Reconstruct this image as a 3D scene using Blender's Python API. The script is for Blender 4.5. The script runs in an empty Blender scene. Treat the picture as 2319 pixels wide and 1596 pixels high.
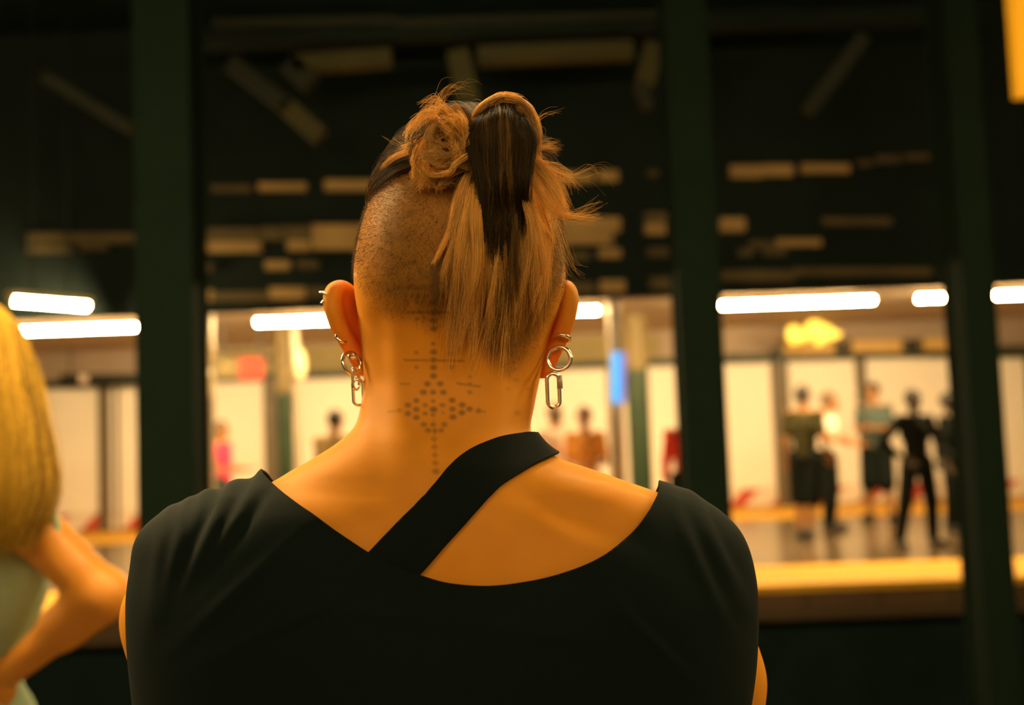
import bpy, bmesh, math, random
import numpy as np
from mathutils import Vector, Matrix

random.seed(7)
RNG = np.random.default_rng(7)
SC = bpy.context.scene
COL = SC.collection

# ------------------------------------------------------------------ camera
FOCAL, SENSOR = 35.0, 36.0
W, H = 2319.0, 1596.0
FPX = W * FOCAL / SENSOR
CX, CY = W / 2, H / 2
PITCH, ROLL = math.radians(3.8), math.radians(2.1)
CAM = np.array([0.0, 0.0, 1.5])
_F = np.array([0, math.cos(PITCH), math.sin(PITCH)])
_U = np.array([0, -math.sin(PITCH), math.cos(PITCH)])
_R = np.array([1.0, 0, 0])
RC = math.cos(ROLL) * _R - math.sin(ROLL) * _U
UC = math.sin(ROLL) * _R + math.cos(ROLL) * _U
cam_data = bpy.data.cameras.new('camera')
cam_data.lens = FOCAL
cam_data.sensor_width = SENSOR
cam_data.clip_start = 0.02
cam_data.dof.use_dof = True
cam_data.dof.focus_distance = 0.70
cam_data.dof.aperture_fstop = 3.6
cam = bpy.data.objects.new('camera', cam_data)
COL.objects.link(cam)
M = Matrix(((RC[0], UC[0], -_F[0], 0), (RC[1], UC[1], -_F[1], 0), (RC[2], UC[2], -_F[2], 1.5), (0, 0, 0, 1)))
cam.matrix_world = M
SC.camera = cam

# ------------------------------------------------------------------ world and exposure
world = bpy.data.worlds.new('world')
SC.world = world
world.use_nodes = True
world.node_tree.nodes['Background'].inputs[0].default_value = (0.35, 0.75, 0.5, 1)
world.node_tree.nodes['Background'].inputs[1].default_value = 0.010
SC.view_settings.view_transform = 'Standard'
SC.view_settings.look = 'None'
SC.view_settings.gamma = 1
SC.view_settings.exposure = 2.35
SC.cycles.use_denoising = True
SC.cycles.max_bounces = 6
SC.cycles.sample_clamp_indirect = 4.0

LAMP_COL = (1.0, 0.68, 0.31)
LAMP_FAR, LAMP_NEAR = 62.0, 15.0


def P(px, py, Y):
    """world point seen at pixel (px, py) at world depth Y"""
    d = _F + (px - CX) / FPX * RC + (CY - py) / FPX * UC
    return d * (Y / d[1])


def PW(px, py, Y):
    return P(px, py, Y) + CAM


def proj(p):
    q = np.asarray(p) - CAM
    f = q @ _F
    return CX + FPX * (q @ RC) / f, CY - FPX * (q @ UC) / f


# ------------------------------------------------------------------ materials
def mat(name, col, rough=0.6, metal=0.0, emit=None, strength=0.0, var=0.12, scale=8.0, sss=0.0, spec=0.5, bump=0.0):
    m = bpy.data.materials.new(name)
    m.use_nodes = True
    nt = m.node_tree
    b = nt.nodes['Principled BSDF']
    n = nt.nodes.new('ShaderNodeTexNoise')
    n.inputs['Scale'].default_value = scale
    n.inputs['Detail'].default_value = 4
    tc = nt.nodes.new('ShaderNodeTexCoord')
    nt.links.new(tc.outputs['Object'], n.inputs['Vector'])
    mx = nt.nodes.new('ShaderNodeMix')
    mx.data_type = 'RGBA'
    mx.inputs[6].default_value = tuple(c * (1 - var) for c in col) + (1,)
    mx.inputs[7].default_value = tuple(min(1, c * (1 + var)) for c in col) + (1,)
    nt.links.new(n.outputs[0], mx.inputs[0])
    nt.links.new(mx.outputs[2], b.inputs['Base Color'])
    b.inputs['Roughness'].default_value = rough
    b.inputs['Metallic'].default_value = metal
    b.inputs['Specular IOR Level'].default_value = spec
    if sss:
        b.inputs['Subsurface Weight'].default_value = sss
        b.inputs['Subsurface Radius'].default_value = (1, .3, .1)
        b.inputs['Subsurface Scale'].default_value = 0.008
    if emit:
        b.inputs['Emission Color'].default_value = tuple(emit) + (1,)
        b.inputs['Emission Strength'].default_value = strength
    if bump:
        bp = nt.nodes.new('ShaderNodeBump')
        bp.inputs['Strength'].default_value = bump
        bp.inputs['Distance'].default_value = 0.01
        nt.links.new(n.outputs[0], bp.inputs['Height'])
        nt.links.new(bp.outputs[0], b.inputs['Normal'])
    return m


def attr_mat(name, rough=0.5, sss=0.0, spec=0.4):
    m = bpy.data.materials.new(name)
    m.use_nodes = True
    nt = m.node_tree
    b = nt.nodes['Principled BSDF']
    a = nt.nodes.new('ShaderNodeAttribute')
    a.attribute_name = 'tone'
    nt.links.new(a.outputs['Color'], b.inputs['Base Color'])
    b.inputs['Roughness'].default_value = rough
    b.inputs['Specular IOR Level'].default_value = spec
    if sss:
        b.inputs['Subsurface Weight'].default_value = sss
        b.inputs['Subsurface Radius'].default_value = (1, .25, .06)
        b.inputs['Subsurface Scale'].default_value = 0.006
    return m


m_floor = mat('grey_terrazzo_floor', (.12, .085, .045), .22, var=.25, scale=20)
m_near_floor = mat('dark_platform_floor', (.05, .05, .045), .5, scale=14)
m_track = mat('dark_track_bed', (.006, .015, .013), .95, var=.5, scale=6, bump=.6)  # near-black green, mottled at random
m_rail = mat('worn_rail_steel', (.03, .03, .028), .4, .8)
m_dark = mat('black_green_steel_paint', (.006, .015, .009), .85, var=.2, spec=.08)
m_fascia = mat('dark_fascia', (.010, .019, .016), .9, var=.3, scale=3, spec=.2)  # near-black green, uneven in tone
m_ceil = mat('dark_green_concrete', (.012, .026, .023), .95, var=.4, scale=3, spec=.1)  # very dark green, patchy in tone
m_tray = mat('lit_strip_tan', (.46, .30, .105), .7, var=.45, scale=2.5)  # lamp light on the fascia strips put into the tan colour
m_traydim = mat('dim_strip_and_board_olive', (.12, .095, .035), .8, var=.5, scale=3)  # dimmer strips, weaker light put into the colour; also the display housing
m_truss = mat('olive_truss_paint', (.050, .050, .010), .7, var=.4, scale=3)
m_trussdim = mat('dim_truss_paint', (.017, .024, .012), .8, var=.4, scale=3)  # dimmer copy of the truss paint, weaker light put into the colour
m_white = mat('cream_panel', (.90, .85, .74), .55, var=.03, scale=2)
m_mauve = mat('mauve_wall_paint', (.40, .30, .22), .6, var=.08, scale=2)
m_ceilfar = mat('far_ceiling_paint', (.34, .26, .18), .8, var=.1)
m_post = mat('brown_grey_post', (.13, .10, .06), .5, var=.15)
m_greenpost = mat('dark_green_post', (.03, .04, .02), .5)
m_green = mat('bottle_green_column_paint', (.012, .035, .010), .5)
m_ochre = mat('ochre_column_paint', (.17, .12, .035), .55)
m_olive = mat('olive_band', (.30, .24, .09), .6)
m_yellow = mat('yellow_edge_paint', (.85, .45, .015), .55, var=.1, scale=30)
m_conc = mat('brown_edge_concrete', (.14, .08, .035), .8, var=.3)
m_black = mat('black_enamel', (.008, .012, .010), .5)
m_red = mat('red_sign_face', (.30, .028, .012), .5)
m_tansign = mat('tan_sign_face', (.60, .38, .12), .5)
m_steel = mat('brushed_steel_pole', (.42, .36, .27), .35, .3)
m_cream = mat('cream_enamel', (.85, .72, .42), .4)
m_lamp = mat('fluorescent_tube', (.9, .85, .7), .4, emit=LAMP_COL, strength=LAMP_FAR)
m_lampn = mat('unseen_near_tube', (.9, .85, .7), .4, emit=LAMP_COL, strength=LAMP_NEAR)
m_lampf = mat('added_edge_tube', (.9, .85, .7), .4, emit=LAMP_COL, strength=30.0)  # unseen edge lamps, put in to light shoulders, bun and fascia
m_lampl = mat('boosted_left_edge_tube', (.9, .85, .7), .4, emit=LAMP_COL, strength=62.0)  # unseen lamp, stronger than its row to brighten the left of the neck
m_blue = mat('blue_screen', (.02, .3, .8), .3, emit=(.01, .30, .70), strength=.36)
m_yglow = mat('yellow_lit_letters', (.9, .7, .1), .4, emit=(1.0, .60, .08), strength=.32)
m_ysign = mat('yellow_enamel_sign', (.80, .40, .02), .4, emit=(1.0, .38, .01), strength=.10)

skin_a = attr_mat('subject_skin', .55, .16, .18)
skin_far = mat('tanned_skin', (.34, .15, .045), .5, var=.06)
skin_dark = mat('dark_skin', (.05, .03, .015), .5, var=.06)
skin_blonde = mat('golden_skin', (.60, .25, .025), .5, var=.05, scale=5, sss=.15)
m_eye = mat('eye_white', (.6, .55, .5), .2)
m_lip = mat('lip', (.4, .1, .06), .4)
h_black = mat('black_hair', (.012, .010, .007), .6)
h_brown = mat('brown_hair', (.09, .05, .02), .6)


def cloth(name, c, **k):
    return mat(name, c, .85, spec=.15, **k)


c_black = cloth('black_cloth', (.004, .007, .005))
c_olive = cloth('olive_cloth', (.035, .032, .010))
c_white = cloth('white_cloth', (.8, .74, .62))
c_bluegrey = cloth('blue_grey_cloth', (.07, .10, .09))
c_green = cloth('dark_green_cloth', (.03, .06, .045))
c_red = cloth('red_cloth', (.65, .05, .03))
c_pink = cloth('pink_cloth', (.8, .06, .16))
c_khaki = cloth('khaki_cloth', (.38, .28, .12))
c_orange = cloth('orange_print_cloth', (.75, .30, .06), var=.5, scale=18)
c_pale = cloth('pale_pink_cloth', (.75, .6, .5))
c_mint = cloth('mint_ribbed_cloth', (.36, .50, .33), var=.08, scale=120)
c_shoe = mat('black_shoe', (.01, .01, .01), .5)


# ------------------------------------------------------------------ object helpers
def mesh_obj(name, verts, faces, m, parent=None, smooth=True):
    me = bpy.data.meshes.new(name)
    verts = np.asarray(verts, dtype=np.float64)
    if isinstance(faces, np.ndarray):
        nv, nf, k = len(verts), len(faces), faces.shape[1]
        me.vertices.add(nv)
        me.vertices.foreach_set('co', verts.astype(np.float32).ravel())
        me.loops.add(nf * k)
        me.loops.foreach_set('vertex_index', faces.astype(np.int32).ravel())
        me.polygons.add(nf)
        me.polygons.foreach_set('loop_start', np.arange(0, nf * k, k, dtype=np.int32))
        me.update(calc_edges=True)
        me.validate()
    else:
        me.from_pydata([tuple(v) for v in verts], [], faces)
        me.update()
    o = bpy.data.objects.new(name, me)
    COL.objects.link(o)
    for mm in (m if isinstance(m, (list, tuple)) else [m]):
        me.materials.append(mm)
    if smooth:
        me.polygons.foreach_set('use_smooth', [True] * len(me.polygons))
    if parent:
        o.parent = parent
    return o


def tag(o, label=None, cat=None, group=None, kind=None):
    if label: o['label'] = label
    if cat: o['category'] = cat
    if group: o['group'] = group
    if kind: o['kind'] = kind
    return o


def thing(name, label, cat, loc=(0, 0, 0), group=None):
    o = bpy.data.objects.new(name, None)
    COL.objects.link(o)
    o.location = loc
    o.empty_display_size = .1
    return tag(o, label, cat, group)


class MB:
    """collects simple solids in world space into one mesh"""

    def __init__(s):
        s.v, s.f = [], []

    def box(s, lo, hi, bevel=0):
        x0, y0, z0 = lo
        x1, y1, z1 = hi
        return s.hexa([(x0, y0, z0), (x1, y0, z0), (x1, y1, z0), (x0, y1, z0), (x0, y0, z1), (x1, y0, z1), (x1, y1, z1), (x0, y1, z1)])

    def hexa(s, pts):
        n = len(s.v)
        s.v += [tuple(p) for p in pts]
        s.f += [tuple(n + i for i in q) for q in ((0, 3, 2, 1), (4, 5, 6, 7), (0, 1, 5, 4), (1, 2, 6, 5), (2, 3, 7, 6), (3, 0, 4, 7))]
        return s

    def pbox(s, x0, y0, x1, y1, Y, depth):
        """box whose near face spans those pixels at distance Y and that is depth thick"""
        q = [PW(x0, y1, Y), PW(x1, y1, Y), PW(x1, y0, Y), PW(x0, y0, Y)]
        b = [p + np.array([0, depth, 0]) for p in q]
        return s.hexa([q[0], q[1], b[1], b[0], q[3], q[2], b[2], b[3]])

    def bar(s, a, b, r, n=12, r2=None):
        a, b = Vector(a), Vector(b)
        d = (b - a).normalized()
        u = d.orthogonal().normalized()
        w = d.cross(u)
        k = len(s.v)
        r2 = float(r if r2 is None else r2)
        r = float(r)
        for c, rr in ((a, r), (b, r2)):
            for i in range(n):
                t = 2 * math.pi * i / n
                s.v.append(tuple(c + rr * (math.cos(t) * u + math.sin(t) * w)))
        for i in range(n):
            j = (i + 1) % n
            s.f.append((k + i, k + j, k + n + j, k + n + i))
        s.f.append(tuple(k + i for i in range(n - 1, -1, -1)))
        s.f.append(tuple(k + n + i for i in range(n)))
        return s

    def obj(s, name, m, parent=None, smooth=False, bevel=0):
        o = mesh_obj(name, s.v, s.f, m, None, smooth)
        if parent:
            o.parent = parent
            o.location = -Vector(parent.location)
        if bevel:
            b = o.modifiers.new('b', 'BEVEL')
            b.width = bevel
            b.segments = 2
            b.limit_method = 'ANGLE'
        return o


# ------------------------------------------------------------------ implicit surfaces
def grid(lo, hi, h):
    ax = [np.arange(lo[i], hi[i] + h, h, dtype=np.float32) for i in range(3)]
    return ax[0][:, None, None], ax[1][None, :, None], ax[2][None, None, :]


def cone(G, a, b, ra, rb):
    X, Y, Z = G
    a = np.asarray(a, np.float32)
    ba = np.asarray(b, np.float32) - a
    L = max(float(ba @ ba), 1e-9)
    px, py, pz = X - a[0], Y - a[1], Z - a[2]
    t = np.clip((px * ba[0] + py * ba[1] + pz * ba[2]) / L, 0, 1)
    return np.sqrt((px - t * ba[0]) ** 2 + (py - t * ba[1]) ** 2 + (pz - t * ba[2]) ** 2) - (ra + (rb - ra) * t)


def ell(G, c, r, Rm=None):
    X, Y, Z = G
    x, y, z = X - c[0], Y - c[1], Z - c[2]
    if Rm is not None:
        x, y, z = (Rm[0][0] * x + Rm[0][1] * y + Rm[0][2] * z, Rm[1][0] * x + Rm[1][1] * y + Rm[1][2] * z,
                   Rm[2][0] * x + Rm[2][1] * y + Rm[2][2] * z)
    k0 = np.sqrt((x / r[0]) ** 2 + (y / r[1]) ** 2 + (z / r[2]) ** 2)
    k1 = np.sqrt((x / r[0] ** 2) ** 2 + (y / r[1] ** 2) ** 2 + (z / r[2] ** 2) ** 2) + 1e-6
    return k0 * (k0 - 1) / k1


def smin(a, b, k):
    h = np.clip(.5 + .5 * (b - a) / k, 0, 1)
    return b + (a - b) * h - k * h * (1 - h)


def ssub(a, b, k):
    return -smin(-a, b, k)


def union(G, prims, k):
    d = None
    for p in prims:
        e = cone(G, *p[1:]) if p[0] == 'c' else ell(G, *p[1:])
        d = e if d is None else smin(d, e, k)
    return d


def surfnet(F, lo, h):
    """surface nets: returns vertices and quads of the zero level"""
    nx, ny, nz = F.shape
    s = F < 0
    corners = [(i, j, k) for i in (0, 1) for j in (0, 1) for k in (0, 1)]
    cnt = sum(s[i:nx - 1 + i, j:ny - 1 + j, k:nz - 1 + k].astype(np.int8) for i, j, k in corners)
    act = (cnt > 0) & (cnt < 8)
    idx = np.argwhere(act)
    ids = -np.ones(act.shape, dtype=np.int64)
    ids[act] = np.arange(len(idx))
    acc = np.zeros((len(idx), 3))
    num = np.zeros(len(idx))
    for a in range(8):
        for b in range(a + 1, 8):
            ca, cb = np.array(corners[a]), np.array(corners[b])
            if np.abs(ca - cb).sum() != 1:
                continue
            fa = F[tuple((idx + ca).T)]
            fb = F[tuple((idx + cb).T)]
            m = (fa < 0) != (fb < 0)
            t = np.where(m, fa / np.where(fa == fb, 1, fa - fb), 0)
            pt = ca[None] + t[:, None] * (cb - ca)[None]
            acc += np.where(m[:, None], pt, 0)
            num += m
    V = (idx + acc / num[:, None]) * h + np.asarray(lo)[None]
    Q = []
    for ax in range(3):
        o1, o2 = [(1, 2), (2, 0), (0, 1)][ax]
        sl0 = [slice(1, -1)] * 3
        sl0[ax] = slice(0, -1)
        sl1 = [slice(1, -1)] * 3
        sl1[ax] = slice(1, None)
        A, B = s[tuple(sl0)], s[tuple(sl1)]
        e = np.argwhere(A != B)
        if not len(e):
            continue
        sign = A[tuple(e.T)]
        off = np.ones(3, int)
        off[ax] = 0
        e = e + off
        d1 = np.zeros(3, int); d1[o1] = 1
        d2 = np.zeros(3, int); d2[o2] = 1
        q = np.stack([ids[tuple((e - d1 - d2).T)], ids[tuple((e - d2).T)], ids[tuple(e.T)], ids[tuple((e - d1).T)]], 1)
        q[~sign] = q[~sign][:, ::-1]
        Q.append(q)
    return V, np.concatenate(Q)


def bounds(prims, pad):
    lo, hi = np.full(3, 1e9), np.full(3, -1e9)
    for p in prims:
        if p[0] == 'c':
            for c, r in ((p[1], p[3]), (p[2], p[4])):
                lo = np.minimum(lo, np.asarray(c) - r)
                hi = np.maximum(hi, np.asarray(c) + r)
        else:
            r = max(p[2])
            lo = np.minimum(lo, np.asarray(p[1]) - r)
            hi = np.maximum(hi, np.asarray(p[1]) + r)
    return lo - pad, hi + pad


def blob(prims, k, h, clip=None):
    lo, hi = bounds(prims, 3 * h)
    G = grid(lo, hi, h)
    F = union(G, prims, k)
    if clip:
        F = clip(G, F)
    F = np.broadcast_to(F, (G[0].size, G[1].size, G[2].size))
    return surfnet(np.ascontiguousarray(F), lo, h)


def merge(parts):
    V, Q, n = [], [], 0
    for v, q in parts:
        V.append(v)
        Q.append(q + n)
        n += len(v)
    return np.concatenate(V), np.concatenate(Q)


def hand_template():
    pr = [('e', (0, 0, -.045), (.040, .016, .048))]
    for i, (x, L) in enumerate(((-.030, .060), (-.010, .074), (.010, .080), (.029, .072))):
        a = (x, 0, -.080)
        b = (x * 1.15, -.006, -.080 - L * .5)
        c = (x * 1.12, -.024, -.080 - L * .95)
        pr += [('c', a, b, .0095, .0085), ('c', b, c, .0085, .0072)]
    pr += [('c', (.026, -.004, -.020), (.052, -.014, -.058), .014, .0105), ('c', (.052, -.014, -.058), (.056, -.022, -.088), .0105, .0085)]
    return blob(pr, .006, .0036)


def head_template():
    pr = [('e', (0, .015, .012), (.075, .095, .105)), ('e', (0, -.030, -.055), (.054, .058, .058)), ('e', (0, -.072, -.098), (.02, .016, .014)),
          ('c', (0, -.088, .005), (0, -.106, -.028), .007, .012), ('e', (-.078, .01, -.012), (.009, .02, .032)), ('e', (.078, .01, -.012), (.009, .02, .032)),
          ('c', (-.03, -.08, .03), (.03, -.08, .03), .012, .012), ('e', (0, -.086, -.062), (.024, .010, .009))]
    lo, hi = bounds(pr, .015)
    h = .005
    G = grid(lo, hi, h)
    F = union(G, pr, .012)
    for s in (-1, 1):
        F = ssub(F, ell(G, (s * .030, -.092, .010), (.015, .012, .010)), .006)
        F = np.minimum(F, ell(G, (s * .030, -.076, .010), (.012, .012, .011)))
    return surfnet(np.ascontiguousarray(F), lo, h)


HAND = hand_template()
HEAD = head_template()


def rot_to(v_from, v_to):
    return np.array(Vector(v_from).rotation_difference(Vector(v_to)).to_matrix())


JOINTS = dict(pelvis=(0, 0, .95), waist=(0, 0, 1.08), chest=(0, 0, 1.27), neck=(0, .01, 1.46), head=(0, -.01, 1.63),
              shL=(-.165, 0, 1.42), shR=(.165, 0, 1.42), elL=(-.215, .02, 1.13), elR=(.215, .02, 1.13), wrL=(-.23, -.05, .88), wrR=(.23, -.05, .88),
              hipL=(-.09, 0, .92), hipR=(.09, 0, .92), knL=(-.10, -.015, .50), knR=(.10, -.015, .50), anL=(-.10, .03, .085), anR=(.10, .03, .085),
              toL=(-.115, -.13, .035), toR=(.115, -.13, .035))


def figure(label, loc, rz, height, skin, top, bottom, pose=None, hair=h_black, sleeve=.55, legs='trousers', h=.016, topname='shirt', hairlong=0.0, shoe=c_shoe, extra=None):
    J = {k: np.array(v, float) for k, v in JOINTS.items()}
    for k, v in (pose or {}).items():
        J[k] = J[k] + np.array(v, float)
    up = J['chest']
    root = thing('person', label, 'person', tuple(loc))
    root.rotation_euler = (0, 0, rz)
    s = height / 1.75
    root.scale = (1, 1, 1)

    def torso(g):
        return [('e', J['pelvis'], (.155 + g, .105 + g, .12 + g)), ('c', J['pelvis'], J['waist'], .11 + g, .105 + g), ('c', J['waist'], J['chest'], .11 + g, .115 + g),
                ('e', J['chest'], (.165 + g, .11 + g, .17 + g)), ('c', J['shL'], J['shR'], .052 + g, .052 + g), ('c', J['chest'] + (0, .02, .08), J['neck'], .09 + g, .05 + g)]

    body = torso(0) + [('c', J['neck'] + (0, 0, -.03), J['head'] + (0, .015, -.03), .052, .05)]
    for S in 'LR':
        body += [('c', J['sh' + S], J['el' + S], .048, .036), ('c', J['el' + S], J['wr' + S], .037, .024),
                 ('c', J['hip' + S], J['kn' + S], .088, .054), ('c', J['kn' + S], J['an' + S], .052, .034),
                 ('c', J['kn' + S] * .7 + J['an' + S] * .3 + (0, .02, 0), J['an' + S], .052, .03), ('c', J['an' + S] + (0, .02, -.03), J['to' + S], .036, .028)]
    parts = [blob([tuple([p[0]] + [np.asarray(q) * s if not np.isscalar(q) else q * s for q in p[1:]]) for p in body], .025 * s, h)]
    for S, sg in (('L', 1), ('R', -1)):
        d = J['wr' + S] - J['el' + S]
        Rm = rot_to((0, 0, -1), d)
        hv = HAND[0] * (sg, 1, 1)
        q = HAND[1] if sg == 1 else HAND[1][:, ::-1]
        parts.append(((hv @ Rm.T + J['wr' + S]) * s, q))
    Rh = np.eye(3)
    if pose and 'look' in pose:
        pass
    parts.append(((HEAD[0] + J['head']) * s, HEAD[1]))
    V, Q = merge(parts)
    mesh_obj('body', V, Q, skin, root)

    def garment(name, prims, m, clip=None, k=.02, par=root):
        pr = [tuple([p[0]] + [np.asarray(q) * s if not np.isscalar(q) else q * s for q in p[1:]]) for p in prims]
        v, q = blob(pr, k * s, h * .9, clip)
        return mesh_obj(name, v, q, m, par)

    g = .016
    tp = torso(g)[1:]
    for S in 'LR':
        if sleeve > 0:
            e = J['sh' + S] + (J['el' + S] - J['sh' + S]) * min(1, sleeve)
            tp.append(('c', J['sh' + S], e, .058, .056))
            if sleeve > 1:
                tp.append(('c', J['el' + S], J['el' + S] + (J['wr' + S] - J['el' + S]) * (sleeve - 1), .052, .042))
    hem, nk = (J['pelvis'][2] - .03) * s, (J['neck'][2] - .005) * s
    garment(topname, tp, top, lambda G, F: np.maximum(np.maximum(F, hem - G[2]), G[2] - nk))
    f = {'trousers': 1.93, 'shorts': .95, 'long shorts': 1.1}[legs]
    bt = [('e', J['pelvis'], (.155 + .012, .105 + .012, .12 + .012))]
    for S in 'LR':
        e = J['hip' + S] + (J['kn' + S] - J['hip' + S]) * min(1, f)
        bt.append(('c', J['hip' + S], e, .10 if legs == 'trousers' else .115, .08 if legs == 'trousers' else .112))
        if f > 1:
            bt.append(('c', J['kn' + S], J['kn' + S] + (J['an' + S] - J['kn' + S]) * (f - 1), .078 if legs == 'trousers' else .110, .062 if legs == 'trousers' else .105))
    wz = (J['pelvis'][2] + .07) * s
    garment('trousers' if legs == 'trousers' else 'shorts', bt, bottom, lambda G, F: np.maximum(F, G[2] - wz))
    for S in 'LR':
        garment('shoe', [('c', J['an' + S] + (0, .03, -.035), J['to' + S] + (0, -.01, .008), .047, .040), ('c', J['an' + S] + (0, .01, -.03), J['an' + S] + (0, .01, .01), .046, .044)],
                shoe, lambda G, F: np.maximum(F, -G[2] + .002))
    hd = J['head']
    hp = [('e', hd + (0, .022, .022), (.088, .103, .110))]
    if hairlong:
        hp.append(('c', hd + (0, .06, 0), hd + (0, .09, -hairlong), .075, .06))
    fy, fz = (hd[1] - .05) * s, (hd[2] + .055) * s
    nz = (hd[2] - .055 - hairlong * 1.4) * s

    def hc(G, F):
        face = np.maximum(G[1] - fy, G[2] - fz)
        return np.maximum(np.maximum(F, -face), nz - G[2])
    garment('hair', hp, hair, hc)
    if extra:
        extra(root, J, s, garment)
    return root


def curves_obj(name, strands, radius, m, parent, taper=.35, tones=None):
    """strands: array (n, k, 3)"""
    S = np.asarray(strands, np.float32)
    n, k = S.shape[:2]
    hc = bpy.data.hair_curves.new(name)
    hc.add_curves([k] * n)
    hc.attributes['position'].data.foreach_set('vector', S.ravel())
    ra = hc.attributes.get('radius') or hc.attributes.new('radius', 'FLOAT', 'POINT')
    rr = np.linspace(1, taper, k)[None, :] * np.asarray(radius).reshape(-1, 1) * np.ones((n, 1))
    ra.data.foreach_set('value', rr.astype(np.float32).ravel())
    if tones is not None:
        ta = hc.attributes.new('tone', 'FLOAT_COLOR', 'POINT')
        t = np.ones((n, k, 4), np.float32)
        t[:, :, :3] = tones if np.ndim(tones) == 3 else np.asarray(tones)[:, None, :]
        ta.data.foreach_set('color', t.ravel())
    hc.materials.append(m)
    o = bpy.data.objects.new(name, hc)
    COL.objects.link(o)
    o.parent = parent
    return o


def hermite(rows, per):
    """smooth interpolation through table rows, `per` samples per span"""
    R = np.asarray(rows, float)
    n = len(R)
    d = np.diff(R, axis=0)
    m = np.zeros_like(R)
    m[0], m[-1] = d[0], d[-1]
    m[1:-1] = (d[:-1] + d[1:]) / 2
    same = d[:-1] * d[1:] <= 0
    m[1:-1][same] = 0
    lim = 3 * np.minimum(np.abs(d[:-1]), np.abs(d[1:]))
    m[1:-1] = np.clip(m[1:-1], -lim, lim)
    out = []
    for i in range(n - 1):
        c = per[i] if hasattr(per, '__len__') else per
        t = np.linspace(0, 1, c, endpoint=False)[:, None]
        out.append((2 * t ** 3 - 3 * t ** 2 + 1) * R[i] + (t ** 3 - 2 * t ** 2 + t) * m[i] + (-2 * t ** 3 + 3 * t ** 2) * R[i + 1] + (t ** 3 - t ** 2) * m[i + 1])
    out.append(R[-1:])
    return np.concatenate(out)


# ================================================================== the station
EDGE0, EDGE1, FARY, WALLY = 2.6, 8.62, 8.62, 15.4
XL, XR = -14.0, 14.0


def structure(name, mb, m, bevel=0):
    return tag(mb.obj(name, m, bevel=bevel), kind='structure')


structure('floor', MB().box((XL, -4, -.3), (XR, EDGE0, 0)), m_near_floor)
structure('floor_far_platform', MB().box((XL, FARY + .02, -.3), (XR, 16.2, 0)), m_floor)
structure('floor_track_bed', MB().box((XL, EDGE0, -1.4), (XR, FARY + .5, -1.15)), m_track)
structure('wall_near_platform_face', MB().box((XL, EDGE0 - .2, -1.3), (XR, EDGE0 - .02, -.3)), m_ceil)
structure('wall_far_platform_face', MB().box((XL, FARY + .35, -1.2), (XR, FARY + .6, -.3)), m_ceil)
structure('wall_behind', MB().box((XL, -4.3, -.3), (XR, -4, 5.2)), m_mauve)
structure('wall_left', MB().box((XL - .3, -4.3, -1.4), (XL, 16.2, 5.2)), m_fascia)
structure('wall_right', MB().box((XR, -4.3, -1.4), (XR + .3, 16.2, 5.2)), m_fascia)
structure('ceiling', MB().box((XL, -4.3, 5.0), (XR, 16.2, 5.3)), m_ceil)
structure('ceiling_far_platform', MB().box((XL, 8.62, 2.80), (XR, 16.2, 2.92)), m_ceilfar)
structure('wall_fascia', MB().box((XL, 8.42, 2.50), (XR, 8.6, 4.98)), m_fascia)
structure('wall_far', MB().box((XL, WALLY + .12, 0), (XR, WALLY + .4, 2.80)), m_mauve)
structure('trim_near_platform_yellow', MB().box((XL, EDGE0 - .55, 0), (XR, EDGE0 - .1, .006)), m_yellow)
structure('trim_far_platform_yellow', MB().box((XL, FARY - .04, -.055), (XR, 9.62, .008)), m_yellow)
structure('trim_far_platform_back_yellow', MB().box((XL, 13.75, 0), (XR, WALLY - .02, .008)), m_yellow)

# concrete edge blocks under the yellow nose, with dark brackets between them
z0, z1 = -.20, -.058
x = -6.2
mbs = MB()
while x < 6.4:
    mbs.box((x, FARY + .0, z0), (x + .55, FARY + .30, z1))
    x += .62
structure('trim_far_platform_edge', mbs, m_conc)
structure('trim_far_platform_edge_beam', MB().box((XL, FARY + .12, -.3), (XR, FARY + .34, -.06)), m_black)

# rails
for y, l in ((3.5, 'near rail of the track beside the near platform'), (4.93, 'second rail of the nearer track, before the steel columns'),
             (6.3, 'rail of the further track, just behind the steel columns'), (7.73, 'rail lying closest to the far platform edge')):
    o = thing('rail', 'worn steel ' + l, 'rail', (0, y, -1.15), 'running rails in the track pit')
    MB().box((XL, y - .06, -1.15), (XR, y + .06, -1.135)).obj('rail_foot', m_rail, o)
    MB().box((XL, y - .012, -1.135), (XR, y + .012, -1.04)).obj('rail_web', m_rail, o)
    MB().box((XL, y - .035, -1.04), (XR, y + .035, -1.0)).obj('rail_head', m_rail, o, bevel=.006)

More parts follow.
